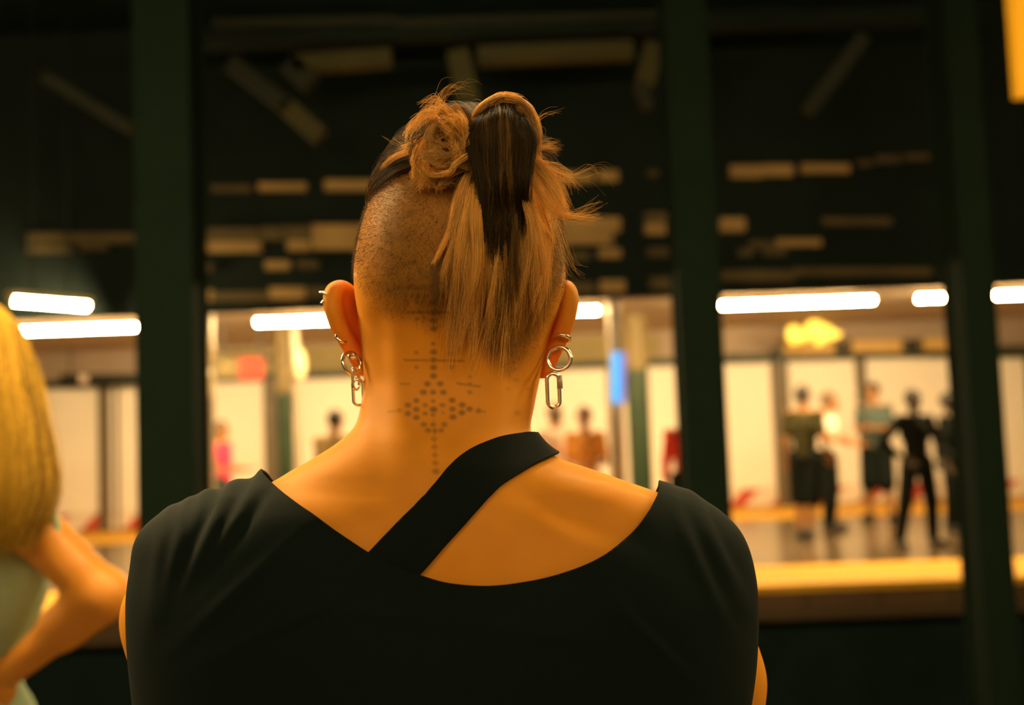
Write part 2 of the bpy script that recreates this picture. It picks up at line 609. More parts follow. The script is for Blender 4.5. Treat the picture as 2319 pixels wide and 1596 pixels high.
# dark steel columns between the tracks
for xa, xb, Y, lab in ((308, 440, 5.2, 'wide black green steel column rising behind the left shoulder'),
                       (1547, 1645, 5.6, 'dark steel column between the tracks, behind the right shoulder'),
                       (2198, 2272, 5.5, 'dark steel column at right in front of the black clothed man')):
    a, b = PW(xa, 900, Y), PW(xb, 900, Y)
    w = (b[0] - a[0])
    cx = (a[0] + b[0]) / 2
    t = thing('steel_column', lab, 'column', (cx, Y, -1.15), 'steel columns between the tracks')
    MB().box((a[0], Y, -1.13), (b[0], Y + .028, 5.0)).box((a[0], Y + .242, -1.13), (b[0], Y + .27, 5.0)).box(
        (a[0] + .02, Y + .02, -1.13), (a[0] + .05, Y + .2422, 5)).box((b[0] - .05, Y + .02, -1.13), (b[0] - .02, Y + .2422, 5)).obj('shaft', m_dark, t, bevel=.004)
    MB().box((a[0] - .06, Y - .06, -1.15), (b[0] + .06, Y + .33, -1.11)).obj('base_plate', m_dark, t, bevel=.004)
    MB().box((a[0] - .05, Y - .05, 4.90), (b[0] + .05, Y + .32, 5.0)).obj('cap_plate', m_dark, t, bevel=.004)
    rv = MB()
    for k in range(14):
        for xx in (a[0] + .03, b[0] - .03):
            rv.bar((xx, Y - .006, -.7 + k * .38), (xx, Y + .002, -.7 + k * .38), .010, 8)
    rv.obj('rivets', m_dark, t)


# overhead lamps of the far platform
def lamp(name, lab, a, b, r, mt, group, par_up=.05, ceil_z=5.0):
    a, b = np.array(a), np.array(b)
    c = (a + b) / 2
    t = thing(name, lab, 'lamp', tuple(c), group)
    d = (b - a) / np.linalg.norm(b - a)
    side = np.array([-d[1], d[0], 0])
    sw = side * (r * 1.25)
    up = np.array([0, 0, 1.0])
    q = [a - sw, b - sw, b + sw, a + sw]
    lo = [p + up * (r * .4) for p in q]
    hi = [p + up * (r * .4 + par_up) for p in q]
    MB().hexa(lo + hi).obj('housing', m_cream, t, bevel=.004)
    MB().bar(a + d * .02, b - d * .02, r, 16).obj('tube', mt, t, smooth=True)
    for e in (a, b):
        s = 1 if e is a else -1
        MB().bar(e, e + d * (.03 * s), r * 1.1, 16).obj('end_cap', m_cream, t, smooth=True)
        h_ = e + d * (.2 * s)
        MB().bar((h_[0], h_[1], h_[2] + r * .4 + par_up - .002), (h_[0], h_[1], ceil_z), .008, 8).obj('hanger_rod', m_black, t)
    return t


LY = 11.0
rl = .034
LZ = 2.675
for xa, xb, lab in ((-90, 440, 'long lit tube at left, over the far platform beyond the blonde person'),
                    (575, 960, 'lit ceiling tube running behind the left ear'),
                    (1000, 1358, 'lit ceiling tube ending just right of the right ear'),
                    (1560, 1983, 'longest lit ceiling tube, right of the middle column'),
                    (2070, 2460, 'lit ceiling tube over the rightmost group, crossing behind the right column')):
    A, B = PW(xa, 680, LY), PW(xb, 680, LY)
    lamp('fluorescent_lamp', lab, (A[0], LY, LZ), (B[0], LY, LZ), rl, m_lamp, 'tube lamps over the far platform', ceil_z=2.80)
A, B = PW(20, 678, 7.6), PW(203, 692, 8.2)
lamp('fluorescent_lamp', 'short lit tube hanging at a slant above the other left tube', A, B, .032, m_lamp, None)
# unseen lamps added over the near platform to light the figure and fascia
for a, b, lab in (((-.8, 1.45, 2.75), (.8, 1.45, 2.75), 'tube lamp straight over the near platform edge before the person with the bun'),
                  ((-2.9, 1.45, 2.75), (-1.1, 1.45, 2.75), 'tube lamp over the near platform, left of the person with the bun'),
                  ((1.1, 1.45, 2.75), (2.9, 1.45, 2.75), 'tube lamp over the near platform, right of the person with the bun'),
                  ((-5.4, 1.45, 2.75), (-3.2, 1.45, 2.75), 'second tube lamp to the left over the near platform edge'),
                  ((3.2, 1.45, 2.75), (5.4, 1.45, 2.75), 'second tube lamp to the right over the near platform edge'),
                  ((-1.7, -1.7, 2.75), (-.1, -1.7, 2.75), 'tube lamp behind the viewer, nearer the left'),
                  ((.3, -1.7, 2.75), (1.9, -1.7, 2.75), 'tube lamp behind the viewer, nearer the right')):
    t = lamp('unseen_platform_lamp', lab, a, b, .03, m_lampn if a[1] < 0 else (m_lampl if lab.endswith('left of the person with the bun') else m_lampf), 'tube lamps over the near platform')

# ducts with panels on the dark fascia, lit and dim tones put into their colours
D = 'd'
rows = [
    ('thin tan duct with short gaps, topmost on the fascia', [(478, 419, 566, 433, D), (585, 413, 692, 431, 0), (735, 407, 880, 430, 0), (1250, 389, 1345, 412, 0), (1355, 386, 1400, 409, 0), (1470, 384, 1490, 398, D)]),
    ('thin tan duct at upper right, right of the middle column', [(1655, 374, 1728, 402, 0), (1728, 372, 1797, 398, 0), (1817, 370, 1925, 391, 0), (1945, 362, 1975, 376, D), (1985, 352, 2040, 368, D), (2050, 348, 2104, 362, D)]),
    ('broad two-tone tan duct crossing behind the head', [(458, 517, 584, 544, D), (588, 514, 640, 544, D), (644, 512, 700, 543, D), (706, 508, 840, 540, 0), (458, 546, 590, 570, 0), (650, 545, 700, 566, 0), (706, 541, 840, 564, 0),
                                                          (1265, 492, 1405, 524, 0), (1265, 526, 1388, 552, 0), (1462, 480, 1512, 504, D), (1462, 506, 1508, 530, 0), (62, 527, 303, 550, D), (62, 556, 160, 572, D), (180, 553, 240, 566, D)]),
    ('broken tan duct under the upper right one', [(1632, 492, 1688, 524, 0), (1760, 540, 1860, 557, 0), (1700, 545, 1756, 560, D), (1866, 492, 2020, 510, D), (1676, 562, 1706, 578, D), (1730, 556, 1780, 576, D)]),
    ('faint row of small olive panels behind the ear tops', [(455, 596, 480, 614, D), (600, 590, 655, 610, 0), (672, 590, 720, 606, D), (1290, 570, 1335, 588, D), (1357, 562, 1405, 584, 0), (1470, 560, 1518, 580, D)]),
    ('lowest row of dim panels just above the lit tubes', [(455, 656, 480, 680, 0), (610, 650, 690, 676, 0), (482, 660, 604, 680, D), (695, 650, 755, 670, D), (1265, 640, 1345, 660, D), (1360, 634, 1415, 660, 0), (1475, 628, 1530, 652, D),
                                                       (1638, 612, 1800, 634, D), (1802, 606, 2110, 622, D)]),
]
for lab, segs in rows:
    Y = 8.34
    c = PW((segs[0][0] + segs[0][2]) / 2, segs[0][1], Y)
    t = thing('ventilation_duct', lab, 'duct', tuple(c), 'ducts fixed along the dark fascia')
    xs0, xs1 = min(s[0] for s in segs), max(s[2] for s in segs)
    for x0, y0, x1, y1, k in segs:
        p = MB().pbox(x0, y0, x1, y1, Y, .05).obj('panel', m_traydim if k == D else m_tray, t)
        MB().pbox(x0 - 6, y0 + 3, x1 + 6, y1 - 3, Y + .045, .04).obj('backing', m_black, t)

# roof truss over the tracks
t = thing('roof_truss', 'dark olive lattice of steel roof braces high over the tracks', 'truss', tuple(PW(1160, 100, 7.0)))


def strut(x0, y0, x1, y1, w, m, name='brace'):
    a, b = PW(x0, y0, 7.0), PW(x1, y1, 7.0)
    d = (b - a) / np.linalg.norm(b - a)
    n = np.cross(d, [0, 1, 0]) * (w / FPX * 7.0 / 2)
    e = np.array([0, .12, 0])
    MB().hexa([a - n, b - n, b - n + e, a - n + e, a + n, b + n, b + n + e, a + n + e]).obj(name, m, t)


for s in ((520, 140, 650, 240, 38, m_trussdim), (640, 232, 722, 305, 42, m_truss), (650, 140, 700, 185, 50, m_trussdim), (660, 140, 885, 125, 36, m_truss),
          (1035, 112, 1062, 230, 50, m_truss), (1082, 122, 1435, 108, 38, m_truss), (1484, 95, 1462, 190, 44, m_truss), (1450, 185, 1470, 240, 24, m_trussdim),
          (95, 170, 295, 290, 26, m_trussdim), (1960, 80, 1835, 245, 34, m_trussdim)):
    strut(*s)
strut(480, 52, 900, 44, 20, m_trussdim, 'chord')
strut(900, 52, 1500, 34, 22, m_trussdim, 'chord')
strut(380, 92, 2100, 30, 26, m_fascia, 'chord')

# back hoarding of white panels
px2x = lambda px, py=980, Y=WALLY: PW(px, py, Y)[0]
hz = lambda px, py, Y=WALLY: PW(px, py, Y)[2]
t = thing('hoarding', 'long white panelled hoarding with striped base along the far wall', 'hoarding', (0, WALLY, 0))
posts = [(-920, -896), (-610, -586), (-300, -265), (226, 250), (600, 628), (1000, 1020), (1380, 1402), (1752, 1790), (1944, 1966), (2330, 2352), (2560, 2584), (2840, 2864), (3100, 3124)]
edges = [px2x(-920)] + [px2x((a + b) / 2) for a, b in posts[1:]]
for i in range(len(edges) - 1):
    MB().box((edges[i] + .01, WALLY, .29), (edges[i + 1] - .01, WALLY + .05, 2.22)).obj('panel', m_white, t)
for a, b in posts:
    MB().box((px2x(a), WALLY - .06, 0.0), (px2x(b), WALLY - .005, 2.26)).obj('post', m_post, t)
MB().box((px2x(262), WALLY - .03, .02), (px2x(270), WALLY - .003, 2.2)).obj('post', m_post, t)
MB().box((edges[0], WALLY - .08, 2.22), (edges[-1], WALLY + .05, 2.34)).obj('top_rail', m_greenpost, t)
st = mat('red_white_hazard_stripes', (.8, .7, .6), .5)
nt = st.node_tree
wv = nt.nodes.new('ShaderNodeTexWave')
wv.wave_type = 'BANDS'
wv.bands_direction = 'DIAGONAL'
wv.inputs['Scale'].default_value = .95
mpn = nt.nodes.new('ShaderNodeMapping')
mpn.inputs['Rotation'].default_value = (0, 0, 0)
mpn.inputs['Scale'].default_value = (1, 0, -1)
tcn = nt.nodes.new('ShaderNodeTexCoord')
nt.links.new(tcn.outputs['Object'], mpn.inputs[0])
nt.links.new(mpn.outputs[0], wv.inputs['Vector'])
rp = nt.nodes.new('ShaderNodeValToRGB')
rp.color_ramp.interpolation = 'CONSTANT'
rp.color_ramp.elements[0].color = (.50, .06, .03, 1)
rp.color_ramp.elements[1].color = (.8, .7, .58, 1)
rp.color_ramp.elements[1].position = .32
nt.links.new(wv.outputs['Fac'], rp.inputs[0])
nt.links.new(rp.outputs[0], nt.nodes['Principled BSDF'].inputs['Base Color'])
MB().box((edges[0], WALLY - .02, .03), (edges[-1], WALLY + .03, .28)).obj('striped_board', st, t)

# things on the far wall above the hoarding
o = thing('information_board', 'long dark sign board with a pink dot above the left white panels', 'sign', tuple(PW(225, 858, 14.8)))
MB().pbox(135, 846, 330, 869, 14.8, .08).obj('board', m_black, o, bevel=.01)
MB().pbox(178, 848, 198, 868, 14.78, .03).obj('pink_dot', c_pale, o, bevel=.03)
MB().bar(PW(160, 850, 14.84), tuple(PW(160, 850, 14.84)[:2]) + (2.8,), .012).obj('hanger', m_black, o)
MB().bar(PW(310, 850, 14.84), tuple(PW(310, 850, 14.84)[:2]) + (2.8,), .012).obj('hanger', m_black, o)
tag(MB().box((px2x(470), WALLY + .06, 2.36), (px2x(1500), WALLY + .115, 2.74)).obj('olive_wall_band', m_olive), 'olive painted band on the wall above the middle white panels', 'wall panel')
for xa, ya, xb, yb, lab in ((1768, 773, 1900, 800, 'tan rectangular sign under the yellow lit sign'), (1920, 770, 2052, 797, 'longer tan sign above the standing group, between two dark brackets'),
                        (2082, 766, 2230, 793, 'tan sign at far right, partly behind the right column')):
    o = thing('wall_sign', lab, 'sign', tuple(PW((xa + xb) / 2, yb, 15.2)), 'tan signs in a row above the hoarding')
    MB().pbox(xa + 8, ya, xb - 8, yb, 15.2, .06).obj('face', m_tansign, o)
    MB().pbox(xa, ya - 2, xa + 10, yb + 2, 15.19, .10).obj('end_bracket', m_ochre, o)
    MB().pbox(xb - 10, ya - 2, xb, yb + 2, 15.19, .10).obj('end_bracket', m_ochre, o)
    MB().pbox(xa + 10, yb - 2, xb - 10, yb + 2, 15.22, .29).obj('shelf_bracket', m_black, o)
for xa, ya, xb, yb, lab in ((1750, 788, 1768, 806, 'small black speaker box left of the tan signs'), (1903, 776, 1917, 800, 'small black box between the first two tan signs'),
                            (2056, 768, 2080, 794, 'black box between the second and third tan signs')):
    tag(MB().pbox(xa, ya, xb, yb, 15.06, .16).obj('junction_box', m_black, bevel=.01), lab, 'box', 'black boxes among the tan signs')
tag(MB().pbox(1645, 801, 2320, 809, 15.24, .05).obj('cable_duct', m_greenpost), 'thin dark duct running under the tan signs', 'duct')
o = thing('lit_sign', 'irregular glowing yellow sign above the tan signs at right', 'sign', tuple(PW(1845, 760, 14.6)))
for (xx, yy, rx, ry) in ((1798, 757, 17, 22), (1822, 762, 16, 12), (1846, 742, 24, 17), (1865, 748, 22, 14), (1888, 757, 18, 10), (1855, 770, 12, 12), (1872, 760, 16, 12)):
    c = PW(xx, yy, 14.6)
    s_ = 14.6 / FPX
    v, q = blob([('e', (0, 0, 0), (rx * s_, .05, ry * s_))], .01, .014)
    ob = mesh_obj('lit_letter', v + c, q, m_yglow)
    ob.parent = o
    ob.location = -Vector(o.location)
MB().bar(PW(1800, 750, 14.65), PW(1890, 750, 14.65), .012).obj('hanger', m_black, o)
MB().bar(PW(1820, 750, 14.65), tuple(PW(1820, 750, 14.65)[:2]) + (2.8,), .012).obj('hanger', m_black, o)

# columns of the far platform: ochre above, green below
for xa, xb, ys, Y, lab in ((622, 666, 890, 12.8, 'ochre and green platform column left of the left ear'), (1424, 1476, 836, 12.8, 'ochre and green platform column beside the blue screen')):
    a, b = PW(xa, 950, Y), PW(xb, 950, Y)
    zs = PW(xa, ys, Y)[2]
    cx, r = (a[0] + b[0]) / 2, (b[0] - a[0]) / 2
    t = thing('platform_column', lab, 'column', (cx, Y + r, 0), 'round columns of the far platform')
    MB().bar((cx, Y + r, 0), (cx, Y + r, zs), r, 32).obj('lower_shaft', m_green, t, smooth=False)
    MB().bar((cx, Y + r, zs), (cx, Y + r, 2.8), r * 1.04, 32).obj('upper_shaft', m_ochre, t, smooth=False)
    MB().bar((cx, Y + r, 0), (cx, Y + r, .06), r * 1.25, 32).obj('base_ring', m_black, t)


def pole(xa, xb, Y, lab, m=m_steel):
    a, b = PW(xa, 950, Y), PW(xb, 950, Y)
    cx, r = (a[0] + b[0]) / 2, (b[0] - a[0]) / 2
    t = thing('metal_pole', lab, 'pole', (cx, Y, 0), 'metal poles on the far platform')
    MB().bar((cx, Y, 0), (cx, Y, 2.80), r, 24).obj('shaft', m, t, smooth=False)
    MB().bar((cx, Y, 0), (cx, Y, .03), r * 1.5, 24).obj('foot', m, t)
    return t, cx, r


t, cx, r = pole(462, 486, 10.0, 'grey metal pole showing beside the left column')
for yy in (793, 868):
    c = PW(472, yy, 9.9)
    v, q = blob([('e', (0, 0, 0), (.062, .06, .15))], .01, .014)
    ob = mesh_obj('reflection_blob', v + c, q, m_cream)  # cream blob modelled in place of a reflection on the pole
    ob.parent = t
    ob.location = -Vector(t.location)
pole(1385, 1412, 10.1, 'grey metal pole left of the ochre column, beside the blue screen')
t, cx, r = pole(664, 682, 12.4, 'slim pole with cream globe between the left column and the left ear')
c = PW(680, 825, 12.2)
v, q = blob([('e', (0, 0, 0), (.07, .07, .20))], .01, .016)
ob = mesh_obj('highlight', v + c, q, m_cream)  # cream shape standing in for a bright reflection beside the column
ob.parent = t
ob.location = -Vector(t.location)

o = thing('screen', 'narrow glowing blue screen beside the ochre column', 'screen', tuple(PW(1402, 915, 9.7)))
MB().pbox(1386, 797, 1404, 912, 9.72, .06).obj('display', m_blue, o, bevel=.008)
MB().pbox(1404, 797, 1418, 912, 9.73, .08).obj('side_frame', mat('pale_lilac_frame', (.40, .34, .55), .4, emit=(.25, .3, .9), strength=.12), o, bevel=.01)
MB().bar(tuple(PW(1402, 800, 9.8)), tuple(PW(1402, 800, 9.8)[:2]) + (2.8,), .012).obj('hanger', m_black, o)

o = thing('display_board', 'hanging olive display board with a red square, left of the ear', 'sign', tuple(PW(545, 855, 11.8)))
MB().pbox(492, 812, 600, 856, 11.8, .10).obj('housing', m_traydim, o, bevel=.01)
for k in range(3):
    MB().pbox(500, 818 + k * 13, 534, 824 + k * 13, 11.79, .02).obj('text_row', m_ochre, o)
MB().pbox(541, 810, 596, 858, 11.785, .03).obj('red_panel', m_red, o)
for yy in (812, 852):
    MB().pbox(599, yy - 7, 612, yy + 7, 11.80, .08).obj('side_clamp', m_black, o, bevel=.01)
MB().bar(PW(505, 815, 11.85), tuple(PW(505, 815, 11.85)[:2]) + (2.8,), .012).obj('hanger', m_black, o)
MB().bar(PW(590, 815, 11.85), tuple(PW(590, 815, 11.85)[:2]) + (2.8,), .012).obj('hanger', m_black, o)

# yellow sign at the top right corner
a, b = PW(2303, 130, 5.0), PW(2350, 130, 5.0)
zt, zb = PW(2290, -60, 5.0)[2], PW(2285, 216, 5.0)[2]
o = thing('hanging_sign', 'bright yellow vertical sign at the top right corner', 'sign', (a[0], 5.0, zb))
MB().box((a[0], 5.0, zb), (b[0], 5.08, zt)).obj('face', m_ysign, o, bevel=.004)
MB().bar((a[0] + .05, 5.04, zt), (a[0] + .05, 5.04, 5.0), .012).obj('hanger', m_black, o)

# ================================================================== the person with the bun (seen from behind)
#        py     xl    xr    Yc    back  front  p
ROWS = [(322, 1040, 1066, .770, .004, .004, 2.0),
        (326, 1000, 1105, .770, .022, .022, 2.0),
        (340, 950, 1160, .768, .045, .045, 2.0),
        (372, 898, 1210, .766, .066, .066, 2.0),
        (430, 856, 1245, .763, .083, .082, 2.05),
        (500, 829, 1266, .761, .090, .091, 2.1),
        (570, 812, 1279, .760, .092, .096, 2.15),
        (640, 806, 1280, .760, .088, .098, 2.2),
        (700, 812, 1268, .762, .080, .098, 2.25),
        (750, 818, 1250, .766, .070, .097, 2.3),
        (800, 823, 1236, .768, .064, .096, 2.35),
        (860, 826, 1222, .768, .060, .094, 2.4),
        (920, 820, 1210, .764, .060, .075, 2.4),
        (965, 806, 1202, .758, .060, .060, 2.35),
        (1000, 770, 1216, .752, .061, .056, 2.3),
        (1035, 716, 1262, .748, .063, .056, 2.25),
        (1062, 668, 1340, .746, .065, .056, 2.2),
        (1085, 630, 1405, .745, .067, .058, 2.15),
        (1105, 590, 1462, .744, .069, .060, 2.1),
        (1125, 530, 1518, .744, .072, .063, 2.1),
        (1150, 450, 1578, .744, .075, .068, 2.1),
        (1180, 380, 1625, .745, .079, .074, 2.15),
        (1220, 340, 1660, .746, .083, .082, 2.2),
        (1280, 330, 1680, .748, .087, .092, 2.3),
        (1360, 324, 1688, .750, .091, .104, 2.4),
        (1460, 328, 1686, .752, .094, .112, 2.4),
        (1600, 342, 1668, .756, .096, .116, 2.4),
        (1800, 350, 1625, .762, .094, .112, 2.3),
        (2100, 400, 1560, .768, .090, .100, 2.2),
        (2450, 440, 1520, .770, .092, .096, 2.2),
        (2800, 400, 1560, .770, .105, .100, 2.2),
        (2860, 440, 1520, .770, .09, .09, 2.2),
        (2870, 900, 1060, .770, .01, .01, 2.0)]
per = []
for i in range(len(ROWS) - 1):
    d = abs(ROWS[i + 1][0] - ROWS[i][0]) + .6 * max(abs(ROWS[i + 1][1] - ROWS[i][1]), abs(ROWS[i + 1][2] - ROWS[i][2]))
    px = 3.0 if ROWS[i][0] < 1100 else (5.0 if ROWS[i][0] < 1500 else 14)
    per.append(max(4, int(d / px)))
T = hermite(ROWS, per)
NT = 640
th = np.linspace(0, 2 * np.pi, NT, endpoint=False)


def gauss(px, py, cx, cy, sx, sy, ang=0.0):
    c, s = math.cos(ang), math.sin(ang)
    u = (px - cx) * c + (py - cy) * s
    v = -(px - cx) * s + (py - cy) * c
    return np.exp(-.5 * ((u / sx) ** 2 + (v / sy) ** 2))


def loft():
    V = np.zeros((len(T), NT, 3))
    for i, (py, xl, xr, Yc, bb, bf, p) in enumerate(T):
        L, Rr = PW(xl, py, Yc), PW(xr, py, Yc)
        c = (L + Rr) / 2
        A = (Rr - L) / 2
        ct, st_ = np.cos(th), np.sin(th)
        r = (np.abs(ct) ** p + np.abs(st_) ** p) ** (-1 / p)
        b = np.where(st_ < 0, bb, bf)
        V[i] = c + (r * ct)[:, None] * A + (r * st_ * b)[:, None] * np.array([0, 1, 0])
    return V


def grid_normals(V):
    dt = np.roll(V, -1, 1) - np.roll(V, 1, 1)
    dv = np.gradient(V, axis=0)
    n = np.cross(dt, dv)
    n /= np.linalg.norm(n, axis=2, keepdims=True) + 1e-12
    # outward: compare with centre of ring
    c = V.mean(1, keepdims=True)
    if ((V - c) * n).sum() < 0:
        n = -n
    return n


BV = loft()
BN = grid_normals(BV)
bx, by = proj(BV)
backside = np.clip(-BN[:, :, 1] * 2.0, 0, 1)
dsp = np.zeros(bx.shape)
# anatomy of nape and upper back (metres)
dsp += -.0035 * gauss(bx, by, 1000, 860, 30, 110)                     # nape furrow
dsp += .0025 * gauss(bx, by, 905, 850, 34, 120) + .0025 * gauss(bx, by, 1105, 850, 40, 120)
dsp += -.003 * gauss(bx, by, 858, 830, 22, 120) - .003 * gauss(bx, by, 1180, 860, 22, 100)
dsp += .003 * gauss(bx, by, 985, 1075, 60, 40)                        # C7
dsp += -.0035 * gauss(bx, by, 990, 1330, 40, 160)                     # spine
dsp += .006 * gauss(bx, by, 1385, 1330, 120, 150, .3) + .006 * gauss(bx, by, 620, 1340, 120, 150, -.3)
dsp += -.004 * gauss(bx, by, 1330, 1180, 110, 28, .45) + .004 * gauss(bx, by, 1390, 1110, 90, 30, .12)
dsp += -.003 * gauss(bx, by, 1180, 1200, 40, 120, .3)
dsp += .0015 * gauss(bx, by, 1000, 640, 70, 30)                       # occiput
BV = BV + BN * (dsp * backside)[:, :, None]
BN = grid_normals(BV)
bx, by = proj(BV)

# depth of the camera-facing surface per pixel cell
CELL = 6
DMAP = {}
fm = BN[:, :, 1] < .25
for x_, y_, d_ in zip(bx[fm].astype(int) // CELL, by[fm].astype(int) // CELL, BV[:, :, 1][fm]):
    k_ = (x_, y_)
    if k_ not in DMAP or DMAP[k_] > d_:
        DMAP[k_] = d_


def backY(px, py, default=None):
    cx, cy = int(px) // CELL, int(py) // CELL
    for r in range(0, 12):
        best = [DMAP[(cx + i, cy + j)] for i in range(-r, r + 1) for j in range(-r, r + 1) if (cx + i, cy + j) in DMAP]
        if best:
            return float(np.mean(best))
    return default if default is not None else .74


def loft_faces(n, m):
    i = np.arange(n - 1)[:, None] * m
    j = np.arange(m)[None]
    j2 = (j + 1) % m
    return np.stack([i + j, i + j2, i + m + j2, i + m + j], -1).reshape(-1, 4)


def bm_obj_from(V, faces, caps=None):
    me = bpy.data.meshes.new('tmp')
    fl = [tuple(f) for f in faces.tolist()] + (caps or [])
    me.from_pydata(V.tolist(), [], fl)
    me.update()
    o = bpy.data.objects.new('tmp', me)
    COL.objects.link(o)
    bm = bmesh.new()
    bm.from_mesh(me)
    bmesh.ops.recalc_face_normals(bm, faces=bm.faces)
    bm.to_mesh(me)
    bm.free()
    return o


def catmull(pts, n=14):
    p = np.asarray(pts, float)
    p = np.vstack([2 * p[0] - p[1], p, 2 * p[-1] - p[-2]])
    out = []
    for i in range(1, len(p) - 2):
        for t in np.linspace(0, 1, n, endpoint=False):
            out.append(.5 * ((2 * p[i]) + (-p[i - 1] + p[i + 1]) * t + (2 * p[i - 1] - 5 * p[i] + 4 * p[i + 1] - p[i + 2]) * t * t + (-p[i - 1] + 3 * p[i] - 3 * p[i + 1] + p[i + 2]) * t ** 3))
    out.append(p[-2])
    return np.array(out)


# ears, arms, face: implicit lumps united with the loft
def ear(side):
    c = PW(794 if side < 0 else 1256, 736, .764)
    tilt = np.array([.27 * side, -.12, 1.0])
    tilt /= np.linalg.norm(tilt)
    w = np.array([.52 * side, -.80, 0])
    w -= tilt * (w @ tilt)
    w /= np.linalg.norm(w)
    n = np.cross(w, tilt)
    Rm = np.stack([w, n, tilt])
    top, mid, bot = c + tilt * .013, c, c - tilt * .027
    pr = [('e', top + w * .002, (.0145, .0045, .0165), Rm), ('e', mid - w * .001, (.0135, .0042, .028), Rm), ('e', bot - w * .004, (.0085, .0038, .013), Rm),
          ('c', c - w * .016 - tilt * .012, c - w * .008 - tilt * .004, .011, .006)]
    # rim (helix) along the free edge
    rimc = catmull([(.020, -.012), (.026, -.007), (.0290, .000), (.0275, .0068), (.022, .0118), (.013, .0138), (.001, .0130), (-.012, .0095), (-.024, .004), (-.034, .000), (-.037, -.007)], 4)
    pts = [c + tilt * a + w * b for a, b in rimc]
    for a, b in zip(pts[:-1], pts[1:]):
        pr.append(('c', a, b, .0036, .0034))
    v, q = blob(pr, .006, .0011)
    return v, q, c, w, tilt, n


EARS = [ear(-1), ear(1)]


def arm(S):
    sg = -1 if S == 'L' else 1
    sh = PW(465, 1300, .79) if sg < 0 else PW(1545, 1310, .79)
    md_ = PW(424, 1395, .80) if sg < 0 else PW(1588, 1540, .80)
    el = PW(500, 2010, .825) if sg < 0 else PW(1596, 2010, .825)
    wr = el + (sg * .01, .05 + .02, -.25)
    pr = [('c', sh, md_, .043, .0455), ('c', md_, el, .0455, .038), ('c', el, wr, .040, .026)]
    v, q = blob(pr, .02, .005)
    Rm = rot_to((0, 0, -1), wr - el)
    hv = HAND[0] * (-sg, 1, 1)
    hq = HAND[1] if sg < 0 else HAND[1][:, ::-1]
    return (v, q), (hv @ Rm.T + wr, hq)


ARMS = [arm('L'), arm('R')]
ly = .766
fc = PW(1045, 690, .862)
nose = blob([('c', fc + (0, -.004, .030), fc + (0, .020, -.006), .008, .013), ('e', fc + (-.012, .010, -.008), (.009, .011, .008)), ('e', fc + (.012, .010, -.008), (.009, .011, .008)),
             ('c', fc + (-.034, -.008, .038), fc + (.034, -.008, .038), .010, .010), ('e', fc + (0, .004, -.038), (.025, .012, .006)), ('e', fc + (0, .003, -.050), (.023, .012, .008)),
             ('e', fc + (0, -.004, -.085), (.022, .018, .018))], .008, .002)

person = thing('person', 'person seen from behind with hair bun, nape tattoo and black one strap top', 'person', (float(PW(1000, 1000, .75)[0]), .75, 0))
n0 = len(T) * NT
caps = [tuple(range(NT - 1, -1, -1)), tuple(range(n0 - NT, n0))]
main = bm_obj_from(BV.reshape(-1, 3), loft_faces(len(T), NT), caps)
lumps = []
for v, q in [(e[0], e[1]) for e in EARS] + [a[0] for a in ARMS] + [nose]:
    o = bm_obj_from(v, q)
    lumps.append(o)
for o in lumps:
    md = main.modifiers.new('u', 'BOOLEAN')
    md.operation = 'UNION'
    md.solver = 'MANIFOLD'
    md.object = o
dg = bpy.context.evaluated_depsgraph_get()
me = bpy.data.meshes.new_from_object(main.evaluated_get(dg))
if len(me.vertices) < n0 * .8:
    print('BOOLEAN FAILED', len(me.vertices), n0)
for o in lumps + [main]:
    bpy.data.objects.remove(o)
bm = bmesh.new()
bm.from_mesh(me)
for a in ARMS:
    v, q = a[1]
    vs = [bm.verts.new(p) for p in v]
    for f in q:
        bm.faces.new([vs[k] for k in f])
bm.to_mesh(me)
bm.free()
print('subject body verts', len(me.vertices))
body = bpy.data.objects.new('body', me)
COL.objects.link(body)
me.name = 'body'
me.materials.clear()
me.materials.append(skin_a)
me.polygons.foreach_set('use_smooth', [True] * len(me.polygons))
body.parent = person
body.location = -Vector(person.location)

# ---- pigment of the skin: base tone, ears with painted backlight glow, shaved scalp, tattoo
nv = len(me.vertices)
co = np.zeros(nv * 3, np.float32)
me.vertices.foreach_get('co', co)
co = co.reshape(-1, 3).astype(float)
vx, vy = proj(co)
SKIN = np.array([.70, .295, .020])
tone = np.tile(SKIN, (nv, 1))
h1 = np.sin(co[:, 0] * 90 + 3 * np.sin(co[:, 2] * 70)) * np.sin(co[:, 2] * 110 + 2 * np.sin(co[:, 0] * 60))
tone *= (1 + .03 * h1)[:, None]
for v, q, c, w, tl, n in EARS:
    d = co - c
    k = np.clip(1.15 - np.sqrt(((d @ w + .002) / .0175) ** 2 + (d @ n / .012) ** 2 + ((d @ tl + .004) / .036) ** 2) * .85, 0, 1)
    k = np.clip(k * 2.2, 0, 1)[:, None]
    tone = tone * (1 - k) + np.array([.80, .19, .025]) * k  # backlit red glow of the ears put into the skin colour
# shaved scalp
HLX = np.array([700, 806, 830, 860, 900, 945, 985, 1030, 1075, 1110, 1160, 1215, 1262, 1400])
HLY = np.array([620, 640, 690, 722, 742, 748, 770, 752, 790, 850, 870, 800, 700, 620])


def scalp(px, py):
    e = np.interp(px, HLX, HLY)
    return np.clip((e - py) / 75, 0, 1)


